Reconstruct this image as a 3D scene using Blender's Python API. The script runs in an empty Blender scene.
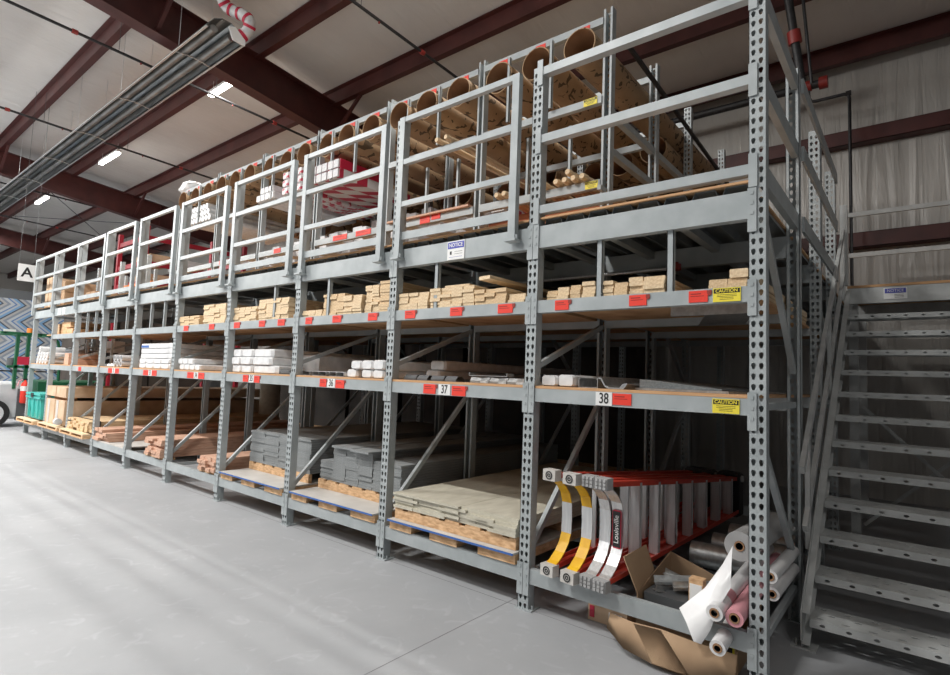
import bpy, bmesh, math, random
from mathutils import Vector, Matrix
random.seed(7)
S = bpy.context.scene
COL = S.collection
PI = math.pi

# ------------------------------------------------------------------ materials
def new_mat(name):
    m = bpy.data.materials.new(name); m.use_nodes = True
    nt = m.node_tree; b = nt.nodes['Principled BSDF']
    return m, nt, b
def noise_mat(name, c1, c2, scale=(1, 1, 1), ns=5.0, rough=0.6, metal=0.0, bump=0.0, bscale=None, detail=4.0, lo=0.35, hi=0.65, spec=0.5, coord='Object', bdist=0.01):
    m, nt, b = new_mat(name); N = nt.nodes; L = nt.links
    tc = N.new('ShaderNodeTexCoord'); mp = N.new('ShaderNodeMapping'); mp.inputs['Scale'].default_value = scale
    L.new(tc.outputs[coord], mp.inputs['Vector'])
    n = N.new('ShaderNodeTexNoise'); n.inputs['Scale'].default_value = ns; n.inputs['Detail'].default_value = detail
    L.new(mp.outputs[0], n.inputs['Vector'])
    r = N.new('ShaderNodeValToRGB'); r.color_ramp.elements[0].position = lo; r.color_ramp.elements[1].position = hi
    r.color_ramp.elements[0].color = (*c1, 1); r.color_ramp.elements[1].color = (*c2, 1)
    L.new(n.outputs['Fac'], r.inputs[0]); L.new(r.outputs[0], b.inputs['Base Color'])
    b.inputs['Roughness'].default_value = rough; b.inputs['Metallic'].default_value = metal
    b.inputs['Specular IOR Level'].default_value = spec
    if bump:
        bm = N.new('ShaderNodeBump'); bm.inputs['Strength'].default_value = bump; bm.inputs['Distance'].default_value = bdist
        if bscale:
            n2 = N.new('ShaderNodeTexNoise'); n2.inputs['Scale'].default_value = 1.0; n2.inputs['Detail'].default_value = 3
            mp2 = N.new('ShaderNodeMapping'); mp2.inputs['Scale'].default_value = bscale
            L.new(tc.outputs[coord], mp2.inputs['Vector']); L.new(mp2.outputs[0], n2.inputs['Vector'])
            L.new(n2.outputs['Fac'], bm.inputs['Height'])
        else:
            L.new(n.outputs['Fac'], bm.inputs['Height'])
        L.new(bm.outputs[0], b.inputs['Normal'])
    return m
def flat(name, c, rough=0.6, metal=0.0, em=0.0):
    m, nt, b = new_mat(name)
    b.inputs['Base Color'].default_value = (*c, 1); b.inputs['Roughness'].default_value = rough
    b.inputs['Metallic'].default_value = metal
    if em:
        b.inputs['Emission Color'].default_value = (*c, 1); b.inputs['Emission Strength'].default_value = em
    return m

M = {}
M['rack'] = noise_mat('rack_grey_paint', (.34, .375, .385), (.42, .455, .465), ns=6, rough=.42, spec=.5)
M['rack_dark'] = noise_mat('rack_grey_shadowed_paint', (.30, .33, .34), (.38, .41, .42), ns=6, rough=.5)
M['galv'] = noise_mat('galvanised_steel', (.45, .46, .46), (.62, .63, .63), ns=30, rough=.35, metal=.85)
M['alu'] = noise_mat('aluminium', (.62, .63, .64), (.75, .76, .77), scale=(20, 20, 1), ns=4, rough=.35, metal=.7)
M['stair'] = noise_mat('stair_grey_paint', (.44, .455, .45), (.54, .555, .55), ns=9, rough=.45)
M['maroon'] = noise_mat('maroon_primer', (.06, .014, .0125), (.09, .022, .019), ns=3, rough=.5)
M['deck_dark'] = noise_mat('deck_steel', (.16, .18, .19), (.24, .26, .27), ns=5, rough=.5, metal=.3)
M['plyedge'] = noise_mat('plywood', (.50, .27, .13), (.66, .40, .21), scale=(1, 1, 30), ns=6, rough=.8)
M['pine'] = noise_mat('pine_wood', (.62, .45, .27), (.80, .64, .43), scale=(14, 1.2, 14), ns=5, rough=.7)
M['pine2'] = noise_mat('pine_wood_yellow', (.56, .39, .22), (.74, .56, .35), scale=(18, 1, 18), ns=5, rough=.7)
M['cedar'] = noise_mat('reddish_lumber', (.50, .28, .19), (.68, .44, .32), scale=(14, 1.2, 14), ns=5, rough=.75)
M['skid'] = noise_mat('skid_wood', (.52, .30, .15), (.78, .52, .30), scale=(3, 3, 9), ns=6, rough=.8)
M['card'] = noise_mat('cardboard', (.38, .25, .15), (.46, .31, .19), ns=4, rough=.85)
M['carton'] = noise_mat('carton_light', (.52, .36, .23), (.66, .48, .33), ns=5, rough=.85)
M['white'] = noise_mat('white_wrap', (.66, .67, .68), (.82, .82, .82), ns=12, rough=.45, bump=.35, bdist=.01)
M['film'] = noise_mat('white_film', (.74, .74, .75), (.84, .84, .84), ns=6, rough=.3, bump=.2)
M['greyfilm'] = noise_mat('grey_film', (.34, .34, .34), (.44, .44, .44), ns=5, rough=.3, bump=.3)
M['pvc'] = noise_mat('white_trim', (.55, .56, .57), (.70, .70, .71), scale=(12, 1, 12), ns=4, rough=.5)
M['greyboard'] = noise_mat('grey_composite_board', (.20, .215, .22), (.29, .305, .31), scale=(20, 1, 20), ns=5, rough=.75)
M['beigeboard'] = noise_mat('beige_siding_board', (.50, .47, .38), (.60, .57, .47), scale=(3, 1, 3), ns=5, rough=.6)
M['whitesheet'] = noise_mat('pale_sheet', (.48, .46, .43), (.60, .58, .55), ns=3, rough=.7)
M['blue'] = flat('blue_edge', (.05, .14, .42), .5)
M['red'] = flat('red_tag', (.80, .045, .025), .55)
M['redlad'] = noise_mat('red_fibreglass', (.42, .035, .02), (.56, .06, .035), scale=(6, 1, 6), ns=6, rough=.4)
M['redrack'] = flat('red_rack_paint', (.30, .012, .025), .45)
M['yellow'] = noise_mat('yellow_plastic', (.72, .38, .01), (.85, .50, .02), ns=10, rough=.4)
M['caution'] = flat('caution_yellow', (.86, .72, .06), .5)
M['black'] = flat('black', (.012, .012, .013), .5)
M['rubber'] = flat('grey_rubber', (.36, .36, .36), .7)
M['paper'] = flat('white_label', (.80, .80, .79), .5)
M['signblue'] = flat('sign_blue', (.07, .08, .42), .5)
M['teal'] = noise_mat('teal_plastic', (.05, .40, .36), (.08, .52, .47), ns=4, rough=.4)
M['green'] = flat('green_paint', (.01, .11, .045), .45)
M['truckwhite'] = noise_mat('truck_pale_paint', (.48, .50, .52), (.66, .67, .68), ns=3, rough=.4)
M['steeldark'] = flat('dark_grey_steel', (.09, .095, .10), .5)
M['pipeblack'] = noise_mat('black_pipe', (.018, .018, .02), (.035, .035, .038), ns=20, rough=.5)
M['couple'] = flat('red_coupling', (.32, .035, .03), .45)
M['tubein'] = noise_mat('cardboard_core', (.30, .165, .085), (.38, .22, .12), ns=6, rough=.85)
M['pinkwrap'] = flat('pink_print', (.70, .32, .36), .45)
M['crimson'] = flat('crimson_wrap', (.55, .02, .06), .45)
M['darkload'] = noise_mat('added_load_brown', (.045, .035, .028), (.075, .058, .045), ns=3, rough=.6)  # dark brown for the added loads and crates that keep the interior dark
M['rust'] = noise_mat('rust_red_boards', (.30, .085, .035), (.42, .14, .06), scale=(1, 1, 14), ns=4, rough=.8)
M['lamp'] = flat('lamp_glow', (1.0, .95, .85), .5, em=22)
M['orange'] = flat('orange', (.85, .25, .04), .5)
M['grout'] = flat('dark_core', (.16, .10, .06), .8)

def tube_mat():
    m = noise_mat('printed_cardboard_tube', (.33, .215, .12), (.40, .27, .155), ns=4, rough=.8)
    nt = m.node_tree; N = nt.nodes; L = nt.links; b = N['Principled BSDF']
    tc = N.new('ShaderNodeTexCoord'); mp = N.new('ShaderNodeMapping'); mp.inputs['Scale'].default_value = (3.2, 2.4, 3.2)
    mp.inputs['Rotation'].default_value = (0.3, .2, .6)
    L.new(tc.outputs['Object'], mp.inputs['Vector'])
    v = N.new('ShaderNodeTexNoise'); v.inputs['Scale'].default_value = 2.3; v.inputs['Detail'].default_value = 1.2; v.inputs['Distortion'].default_value = 2.2
    L.new(mp.outputs[0], v.inputs['Vector'])
    r = N.new('ShaderNodeValToRGB'); r.color_ramp.interpolation = 'CONSTANT'
    r.color_ramp.elements[0].position = 0; r.color_ramp.elements[0].color = (0, 0, 0, 1)
    r.color_ramp.elements[1].position = .60; r.color_ramp.elements[1].color = (1, 1, 1, 1)
    L.new(v.outputs['Fac'], r.inputs[0])
    mx = N.new('ShaderNodeMix'); mx.data_type = 'RGBA'
    base = b.inputs['Base Color'].links[0].from_socket
    L.new(r.outputs[0], mx.inputs[0]); L.new(base, mx.inputs[6]); mx.inputs[7].default_value = (.10, .065, .035, 1)
    L.new(mx.outputs[2], b.inputs['Base Color'])
    return m
M['tube'] = tube_mat()

def insulation(name, axis):
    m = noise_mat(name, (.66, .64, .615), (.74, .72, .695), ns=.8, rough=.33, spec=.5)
    nt = m.node_tree; N = nt.nodes; L = nt.links; b = N['Principled BSDF']
    tc = N.new('ShaderNodeTexCoord'); mp = N.new('ShaderNodeMapping')
    mp.inputs['Scale'].default_value = {'ceil': (6.0, .9, 1), 'wall': (7.0, 1, .55)}[axis]
    L.new(tc.outputs['Object'], mp.inputs['Vector'])
    n = N.new('ShaderNodeTexNoise'); n.inputs['Scale'].default_value = 1.0; n.inputs['Detail'].default_value = 4; n.inputs['Distortion'].default_value = .5
    L.new(mp.outputs[0], n.inputs['Vector'])
    bp = N.new('ShaderNodeBump'); bp.inputs['Strength'].default_value = 1.0 if axis == 'wall' else .7; bp.inputs['Distance'].default_value = .05
    L.new(n.outputs['Fac'], bp.inputs['Height']); L.new(bp.outputs[0], b.inputs['Normal'])
    return m
M['ceil'] = insulation('roof_insulation', 'ceil')
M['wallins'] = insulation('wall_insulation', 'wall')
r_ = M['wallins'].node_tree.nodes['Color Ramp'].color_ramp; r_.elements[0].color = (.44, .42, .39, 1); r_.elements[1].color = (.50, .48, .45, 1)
M['wallpanel'] = flat('grey_wall_panel', (.16, .16, .165), .6)

def concrete():
    m, nt, b = new_mat('polished_concrete'); N = nt.nodes; L = nt.links
    tc = N.new('ShaderNodeTexCoord')
    n = N.new('ShaderNodeTexNoise'); n.inputs['Scale'].default_value = .9; n.inputs['Detail'].default_value = 9; n.inputs['Roughness'].default_value = .62
    L.new(tc.outputs['Object'], n.inputs['Vector'])
    r = N.new('ShaderNodeValToRGB'); r.color_ramp.elements[0].position = .3; r.color_ramp.elements[1].position = .7
    r.color_ramp.elements[0].color = (.325, .335, .35, 1); r.color_ramp.elements[1].color = (.405, .415, .43, 1)
    L.new(n.outputs['Fac'], r.inputs[0])
    n2 = N.new('ShaderNodeTexNoise'); n2.inputs['Scale'].default_value = 7; n2.inputs['Detail'].default_value = 6; n2.inputs['Distortion'].default_value = 1.5
    L.new(tc.outputs['Object'], n2.inputs['Vector'])
    r2 = N.new('ShaderNodeValToRGB'); r2.color_ramp.elements[0].position = .58; r2.color_ramp.elements[1].position = .72
    r2.color_ramp.elements[0].color = (1, 1, 1, 1); r2.color_ramp.elements[1].color = (1.13, 1.13, 1.13, 1)
    L.new(n2.outputs['Fac'], r2.inputs[0])
    mx = N.new('ShaderNodeMix'); mx.data_type = 'RGBA'; mx.blend_type = 'MULTIPLY'; mx.inputs[0].default_value = 1
    L.new(r.outputs[0], mx.inputs[6]); L.new(r2.outputs[0], mx.inputs[7]); L.new(mx.outputs[2], b.inputs['Base Color'])
    b.inputs['Roughness'].default_value = .55
    bp = N.new('ShaderNodeBump'); bp.inputs['Strength'].default_value = .08; L.new(n2.outputs['Fac'], bp.inputs['Height']); L.new(bp.outputs[0], b.inputs['Normal'])
    return m
M['floor'] = concrete()

def chevron():
    m, nt, b = new_mat('striped_pack_wrap'); N = nt.nodes; L = nt.links
    tc = N.new('ShaderNodeTexCoord'); sx = N.new('ShaderNodeSeparateXYZ'); L.new(tc.outputs['Object'], sx.inputs[0])
    def mth(op, a, bb=None):
        k = N.new('ShaderNodeMath'); k.operation = op
        for i, v in enumerate((a, bb)):
            if v is None: continue
            if isinstance(v, (int, float)): k.inputs[i].default_value = v
            else: L.new(v, k.inputs[i])
        return k.outputs[0]
    pp = mth('PINGPONG', mth('ADD', sx.outputs['Z'], .1), .5)
    t = mth('ADD', sx.outputs['Y'], mth('MULTIPLY', pp, 1.2))
    fr = mth('FRACT', mth('MULTIPLY', t, 1.9))
    r = N.new('ShaderNodeValToRGB'); r.color_ramp.interpolation = 'CONSTANT'
    cols = [(0, (.42, .45, .47)), (.18, (.10, .18, .36)), (.28, (.38, .41, .44)), (.42, (.16, .30, .48)), (.58, (.06, .07, .10)), (.68, (.36, .36, .35)), (.84, (.20, .23, .28))]
    e = r.color_ramp.elements; e[0].position = 0; e[0].color = (*cols[0][1], 1); e[1].position = cols[1][0]; e[1].color = (*cols[1][1], 1)
    for p_, c in cols[2:]:
        k = e.new(p_); k.color = (*c, 1)
    L.new(fr, r.inputs[0]); L.new(r.outputs[0], b.inputs['Base Color']); b.inputs['Roughness'].default_value = .5
    return m
M['chevron'] = chevron()
M['redprint'] = noise_mat('red_printed_wrap', (.70, .68, .68), (.50, .04, .08), ns=9, lo=.52, hi=.55, rough=.45)

def stripes():
    m, nt, b = new_mat('crimson_striped_trim'); N = nt.nodes; L = nt.links
    tc = N.new('ShaderNodeTexCoord'); mp = N.new('ShaderNodeMapping'); mp.inputs['Rotation'].default_value = (0.0, 0, .9); L.new(tc.outputs['Object'], mp.inputs[0])
    w = N.new('ShaderNodeTexWave'); w.inputs['Scale'].default_value = 1.1; w.inputs['Distortion'].default_value = .3; L.new(mp.outputs[0], w.inputs[0])
    r = N.new('ShaderNodeValToRGB'); r.color_ramp.interpolation = 'CONSTANT'; r.color_ramp.elements[0].color = (.6, .58, .57, 1); r.color_ramp.elements[1].position = .6; r.color_ramp.elements[1].color = (.40, .02, .05, 1)
    L.new(w.outputs['Fac'], r.inputs[0]); L.new(r.outputs[0], b.inputs['Base Color']); b.inputs['Roughness'].default_value = .5; return m
M['stripe'] = stripes()
# ------------------------------------------------------------------ mesh builder
class MB:
    def __init__(s): s.v = []; s.f = []; s.mi = []; s.sm = []
    def add(s, vs, fs, mi=0, smooth=False):
        o = len(s.v); s.v += [tuple(v) for v in vs]
        for f in fs: s.f.append([i + o for i in f]); s.mi.append(mi); s.sm.append(smooth)
        return s
    def box(s, x0, x1, y0, y1, z0, z1, mi=0):
        vs = [(x, y, z) for z in (z0, z1) for y in (y0, y1) for x in (x0, x1)]
        return s.add(vs, [(0, 2, 3, 1), (4, 5, 7, 6), (0, 1, 5, 4), (2, 6, 7, 3), (0, 4, 6, 2), (1, 3, 7, 5)], mi)
    def cbox(s, x0, x1, y0, y1, z0, z1, c=.004, mi=0):
        # box with chamfered edges running along Y
        pts = [(x0 + c, z0), (x1 - c, z0), (x1, z0 + c), (x1, z1 - c), (x1 - c, z1), (x0 + c, z1), (x0, z1 - c), (x0, z0 + c)]
        vs = [(x, y0, z) for x, z in pts] + [(x, y1, z) for x, z in pts]
        n = 8
        return s.add(vs, [tuple(range(n)), tuple(range(2 * n - 1, n - 1, -1))] + [(i, i + n, (i + 1) % n + n, (i + 1) % n) for i in range(n)], mi)
    def bar(s, p, q, w, h, up=(0, 0, 1), mi=0):
        p = Vector(p); q = Vector(q); d = (q - p).normalized(); up = Vector(up)
        r = d.cross(up)
        if r.length < 1e-4: r = d.cross(Vector((1, 0, 0)))
        r.normalize(); u = r.cross(d).normalized()
        vs = [c + r * (a * w / 2) + u * (b * h / 2) for c in (p, q) for a, b in ((-1, -1), (1, -1), (1, 1), (-1, 1))]
        return s.add(vs, [(0, 1, 2, 3), (7, 6, 5, 4), (0, 4, 5, 1), (1, 5, 6, 2), (2, 6, 7, 3), (3, 7, 4, 0)], mi)
    def rings(s, rings, mi=0, closed_ends=True, smooth=True):
        n = len(rings[0]); vs = [v for r in rings for v in r]; fs = []
        for k in range(len(rings) - 1):
            for i in range(n):
                j = (i + 1) % n
                fs.append((k * n + i, k * n + j, (k + 1) * n + j, (k + 1) * n + i))
        s.add(vs, fs, mi, smooth)
        if closed_ends:
            s.add(rings[0], [tuple(range(n - 1, -1, -1))], mi); s.add(rings[-1], [tuple(range(n))], mi)
        return s
    def circ(s, c, d, r, n):
        d = Vector(d).normalized(); a = d.cross(Vector((0, 0, 1)))
        if a.length < 1e-3: a = d.cross(Vector((0, 1, 0)))
        a.normalize(); b = a.cross(d)
        return [Vector(c) + a * (r * math.cos(2 * PI * i / n)) + b * (r * math.sin(2 * PI * i / n)) for i in range(n)]
    def tube(s, p, q, r, n=12, mi=0, r2=None, ends=True):
        d = Vector(q) - Vector(p)
        return s.rings([s.circ(p, d, r, n), s.circ(q, d, r2 or r, n)], mi, ends)
    def path(s, pts, r, n=8, mi=0):
        P = [Vector(p) for p in pts]; R = []
        for i, p in enumerate(P):
            d = (P[min(i + 1, len(P) - 1)] - P[max(i - 1, 0)])
            R.append(s.circ(p, d, r, n))
        return s.rings(R, mi)
    def hollow(s, p, q, ro, ri, n=28, mi=0, mi_in=0, mi_end=None):
        d = Vector(q) - Vector(p)
        A, B, C_, D = s.circ(p, d, ro, n), s.circ(q, d, ro, n), s.circ(q, d, ri, n), s.circ(p, d, ri, n)
        s.rings([A, B], mi, False); s.rings([C_, D], mi_in, False)
        e = mi if mi_end is None else mi_end
        s.rings([B, C_], e, False, False); s.rings([D, A], e, False, False)
        return s
    def prism(s, poly, a0, a1, axis='y', mi=0):
        def P(u, v, t):
            return {'y': (u, t, v), 'x': (t, u, v), 'z': (u, v, t)}[axis]
        n = len(poly); vs = [P(u, v, a0) for u, v in poly] + [P(u, v, a1) for u, v in poly]
        return s.add(vs, [tuple(range(n - 1, -1, -1)), tuple(range(n, 2 * n))] + [(i, (i + 1) % n, (i + 1) % n + n, i + n) for i in range(n)], mi)
    def strip(s, prof, x0, x1, th, mi=0):
        # extruded thin profile in YZ between x0,x1
        P = [Vector((0, a, b)) for a, b in prof]; off = []
        for i, p in enumerate(P):
            d = (P[min(i + 1, len(P) - 1)] - P[max(i - 1, 0)]).normalized(); off.append(Vector((0, -d.z, d.y)) * th)
        n = len(P)
        vs = [(x, p.y, p.z) for x in (x0, x1) for p in P] + [(x, (p + o).y, (p + o).z) for x in (x0, x1) for p, o in zip(P, off)]
        fs = []
        for i in range(n - 1):
            a, b, c, d = i, i + 1, n + i + 1, n + i; t = 2 * n
            fs += [(a, b, c, d), (a + t, d + t, c + t, b + t), (a, a + t, b + t, b), (d, c, c + t, d + t)]
        fs += [(0, n, n + 2 * n, 2 * n), (n - 1, 3 * n - 1, 4 * n - 1, 2 * n - 1)]
        return s.add(vs, fs, mi)
    def mesh(s, name, mats, origin=(0, 0, 0)):
        me = bpy.data.meshes.new(name); o = origin
        me.from_pydata([(x - o[0], y - o[1], z - o[2]) for x, y, z in s.v], [], s.f)
        for m in mats: me.materials.append(m)
        me.polygons.foreach_set('material_index', s.mi); me.polygons.foreach_set('use_smooth', s.sm)
        bm = bmesh.new(); bm.from_mesh(me); bmesh.ops.recalc_face_normals(bm, faces=bm.faces); bm.to_mesh(me); bm.free()
        me.update(); return me

def mats_of(m):
    if not isinstance(m, (list, tuple)): m = [m]
    return [M[k] if isinstance(k, str) else k for k in m]
def tag(o, label=None, cat=None, group=None, kind=None):
    if label: o['label'] = label
    if cat: o['category'] = cat
    if group: o['group'] = group
    if kind: o['kind'] = kind
    return o
def worldloc(o):
    v = Vector((0, 0, 0))
    while o: v += o.location; o = o.parent
    return v
def empty(name, loc, label, cat, group=None):
    o = bpy.data.objects.new(name, None); o.location = loc; o.empty_display_size = .1; COL.objects.link(o)
    return tag(o, label, cat, group)
def build(name, mb, mat, parent=None, origin=None, label=None, kind=None):
    """mb is in world coordinates (parents unrotated while building)."""
    if parent is not None:
        w = worldloc(parent); org = w
    else:
        org = Vector(origin) if origin is not None else Vector((0, 0, 0))
    me = mb.mesh(name, mats_of(mat), org)
    o = bpy.data.objects.new(name, me); COL.objects.link(o)
    if parent is not None: o.parent = parent
    else: o.location = org
    if label: o['label'] = label
    if kind: o['kind'] = kind
    return o
def single(name, mb, mat, label, cat, origin, group=None):
    return tag(build(name, mb, mat, None, origin), label, cat, group)
def struct(name, mb, mat, origin=(0, 0, 0)):
    return tag(build(name, mb, mat, None, origin), kind='structure')
def kids(o): return [c for c in bpy.data.objects if c.parent == o]
def dup(o, loc=None, rot=None, label=None, group=None, parent=None):
    c = o.copy(); COL.objects.link(c)
    if parent is not None: c.parent = parent
    if loc is not None: c.location = loc
    if rot is not None: c.rotation_euler = rot
    if label: c['label'] = label
    if group: c['group'] = group
    for ch in kids(o): dup(ch, parent=c)
    return c
_tc = {}
def text_part(name, txt, size, x, y, z, mat, parent, facing='-y', align='CENTER', bold=0.0, sx=1.0):
    """letters as a thin mesh; x,y,z is the world centre of the line"""
    key = (txt, size, align, bold, facing, sx, mat)
    if key not in _tc:
        cu = bpy.data.curves.new('t', 'FONT'); cu.body = txt; cu.size = size; cu.align_x = align; cu.align_y = 'CENTER'
        cu.extrude = .0006; cu.offset = bold
        ob = bpy.data.objects.new('t', cu); COL.objects.link(ob)
        bpy.context.view_layer.update()
        me = bpy.data.meshes.new_from_object(ob.evaluated_get(bpy.context.evaluated_depsgraph_get()))
        bpy.data.objects.remove(ob); me.name = name
        R = Matrix.Rotation(PI / 2, 4, 'X')
        if facing == '+x': R = Matrix.Rotation(PI / 2, 4, 'Z') @ R
        if facing == 'up-y': R = Matrix.Rotation(PI / 2, 4, 'Y') @ R
        if facing == '-z90': R = Matrix.Rotation(-PI / 2, 4, 'Y') @ R
        me.transform(R @ Matrix.Diagonal((sx, 1, 1, 1))); me.materials.clear(); me.materials.append(M[mat]); _tc[key] = me
    o = bpy.data.objects.new(name, _tc[key]); COL.objects.link(o); o.parent = parent
    o.location = Vector((x, y, z)) - worldloc(parent); return o

# ------------------------------------------------------------------ numbers (metres)
W = 1.295; PW = .076
def px(k): return -k * W
L1, L2, L3, PF = .25, 1.339, 1.889, 2.365
Z6, SL = 6.2, .1
def roofz(y): return Z6 + (6 - y) * SL
ORD = ['corner', 'second', 'third', 'fourth', 'fifth', 'sixth', 'seventh', 'eighth', 'ninth', 'tenth', 'far end']
BAYN = [str(38 - k) for k in range(10)]
BN = ['bay nearest the stairs'] + ['%s bay from the stairs' % q for q in ('second', 'third', 'fourth', 'fifth', 'sixth', 'seventh', 'eighth', 'ninth')] + ['farthest bay']

# ------------------------------------------------------------------ setting
fl = MB().box(-40, 9, -14, 6.3, -.2, 0)
struct('floor', fl, 'floor', (0, 0, 0))
jt = MB()
jt.box(-1.385, -1.381, -14, 6.2, .0003, .0008); jt.box(-9.0, -8.996, -14, 6.2, .0003, .0008); jt.box(-40, 8, -3.6, -3.596, .0003, .0008); jt.box(-40, 8, .02, .024, .0003, .0008)
struct('trim_1', jt, flat('saw_cut', (.20, .20, .205), .8))
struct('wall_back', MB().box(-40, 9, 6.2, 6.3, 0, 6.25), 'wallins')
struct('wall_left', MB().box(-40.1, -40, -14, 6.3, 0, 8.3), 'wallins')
struct('wall_right', MB().box(9, 9.1, -14, 6.3, 0, 8.3), 'wallpanel')
struct('wall_front', MB().box(-40, 9, -14.1, -14, 0, 8.3), 'wallpanel')
c = MB(); c.add([(-40, 6.3, roofz(6.3)), (9, 6.3, roofz(6.3)), (9, -14.1, roofz(-14.1)), (-40, -14.1, roofz(-14.1)), (-40, 6.3, roofz(6.3) + .1), (9, 6.3, roofz(6.3) + .1), (9, -14.1, roofz(-14.1) + .1), (-40, -14.1, roofz(-14.1) + .1)],
      [(0, 1, 2, 3), (7, 6, 5, 4), (0, 4, 5, 1), (2, 6, 7, 3), (0, 3, 7, 4), (1, 5, 6, 2)])
struct('ceiling', c, 'ceil')
tn = 2
for y in (5.95, 4.44, 2.93, 1.42, -.1, -1.6, -3.1, -4.6):      # Z purlins under the roof
    z = roofz(y); h = .25; mb = MB()
    mb.box(-40, 9, y - .15, y - .07, z - .02, z - .008); mb.box(-40, 9, y - .076, y - .07, z - h, z - .008); mb.box(-40, 9, y - .07, y + .03, z - h, z - h + .008); mb.box(-40, 9, y + .024, y + .03, z - h, z - h + .035)
    struct('trim_%d' % tn, mb, 'maroon'); tn += 1
for z in (5.02, 3.56):                                       # wall girts
    mb = MB(); mb.box(-40, 8, 6.02, 6.2, z - .004, z + .004); mb.box(-40, 8, 6.02, 6.028, z - .2, z); mb.box(-40, 8, 6.02, 6.2, z - .2, z - .192)
    struct('trim_%d' % tn, mb, 'maroon'); tn += 1
for x in (-7.6, -17.0, -26.4):                                    # rafters: tapered I beams
    mb = MB(); y0, y1 = -10, 6.15
    def web(y): return roofz(y) - .24
    def bot(y): return roofz(y) - .24 - (.56 + .02 * (y - 0) if y > -9 else .4)
    for t0, t1, w in ((0, .012, .12),):
        mb.add([(x - w, y0, web(y0)), (x + w, y0, web(y0)), (x + w, y1, web(y1)), (x - w, y1, web(y1)), (x - w, y0, web(y0) + .012), (x + w, y0, web(y0) + .012), (x + w, y1, web(y1) + .012), (x - w, y1, web(y1) + .012)], [(0, 1, 2, 3), (7, 6, 5, 4), (0, 4, 5, 1), (1, 5, 6, 2), (2, 6, 7, 3), (3, 7, 4, 0)])
        b0, b1 = bot(y0), bot(y1)
        mb.add([(x - w, y0, b0), (x + w, y0, b0), (x + w, y1, b1), (x - w, y1, b1), (x - w, y0, b0 + .014), (x + w, y0, b0 + .014), (x + w, y1, b1 + .014), (x - w, y1, b1 + .014)], [(0, 1, 2, 3), (7, 6, 5, 4), (0, 4, 5, 1), (1, 5, 6, 2), (2, 6, 7, 3), (3, 7, 4, 0)])
        mb.prism([(y0, b0), (y1, b1), (y1, web(y1)), (y0, web(y0))], x - .006, x + .006, 'x')
    for yy in (-2.4, .6, 3.6):
        mb.prism([(yy, bot(yy) + .01), (yy + .01, bot(yy) + .01), (yy + .01, web(yy)), (yy, web(yy))], x - .1, x + .1, 'x')
    for yy in (-.1, 2.93):                                        # knee braces
        mb.bar((x - .02, yy, bot(yy) + .03), (x - .75, yy, roofz(yy) - .24), .05, .05); mb.bar((x + .02, yy, bot(yy) + .03), (x + .75, yy, roofz(yy) - .24), .05, .05)
    struct('trim_%d' % tn, mb, 'maroon'); tn += 1
# roof rod bracing
mb = MB(); mb.tube((-17, 0, 6.55), (-26, 5.8, 6.0), .012, 6); mb.tube((-26, 0, 6.55), (-17, 5.8, 6.0), .012, 6)
struct('trim_%d' % tn, mb, 'steeldark'); tn += 1

# ------------------------------------------------------------------ rack post with real keyholes
def keyhole(cx, cz, s=1.0):
    r = .0097 * s
    pts = []
    for a in (-20, 35, 90, 145, 200): pts.append((cx + r * math.cos(math.radians(a)), cz + .004 + r * math.sin(math.radians(a))))
    pts += [(cx - r * .42, cz - .0145 * s), (cx + r * .42, cz - .0145 * s)]
    return pts
def cell(mb, u0, u1, v0, v1, hole, P, t, mi=0):
    """sheet u0..u1 x v0..v1 with a hole, front at 0, back at t; P(u,v,depth)->xyz"""
    cu = sum(h[0] for h in hole) / len(hole); cv = sum(h[1] for h in hole) / len(hole)
    out = []
    for a, b in hole:
        du, dv = a - cu, b - cv
        k = min((((u1 - cu) if du > 0 else (u0 - cu)) / du) if abs(du) > 1e-9 else 1e9, (((v1 - cv) if dv > 0 else (v0 - cv)) / dv) if abs(dv) > 1e-9 else 1e9)
        out.append((cu + du * k, cv + dv * k))
    n = len(hole); vs = []; fs = []
    corners = [(u1, v1), (u0, v1), (u0, v0), (u1, v0)]
    for d in (0, t):
        o = len(vs); vs += [P(a, b, d) for a, b in hole] + [P(a, b, d) for a, b in out] + [P(a, b, d) for a, b in corners]
        for i in range(n):
            j = (i + 1) % n
            f = [o + i, o + j, o + n + j, o + n + i]
            a, b = out[i], out[j]
            def side(p): return ('R' if abs(p[0] - u1) < 1e-7 else '') + ('L' if abs(p[0] - u0) < 1e-7 else '') + ('T' if abs(p[1] - v1) < 1e-7 else '') + ('B' if abs(p[1] - v0) < 1e-7 else '')
            sa, sb = side(a), side(b)
            if not set(sa) & set(sb):
                ci = {frozenset('RT'): 0, frozenset('TL'): 1, frozenset('LB'): 2, frozenset('BR'): 3}.get(frozenset((sa + sb)))
                if ci is not None: f = [o + i, o + j, o + n + j, o + 2 * n + ci, o + n + i]
            fs.append(f)
    m_ = 2 * n + 4
    for i in range(n):
        j = (i + 1) % n; fs.append([i, j, m_ + j, m_ + i])
    mb.add(vs, fs, mi)
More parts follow.
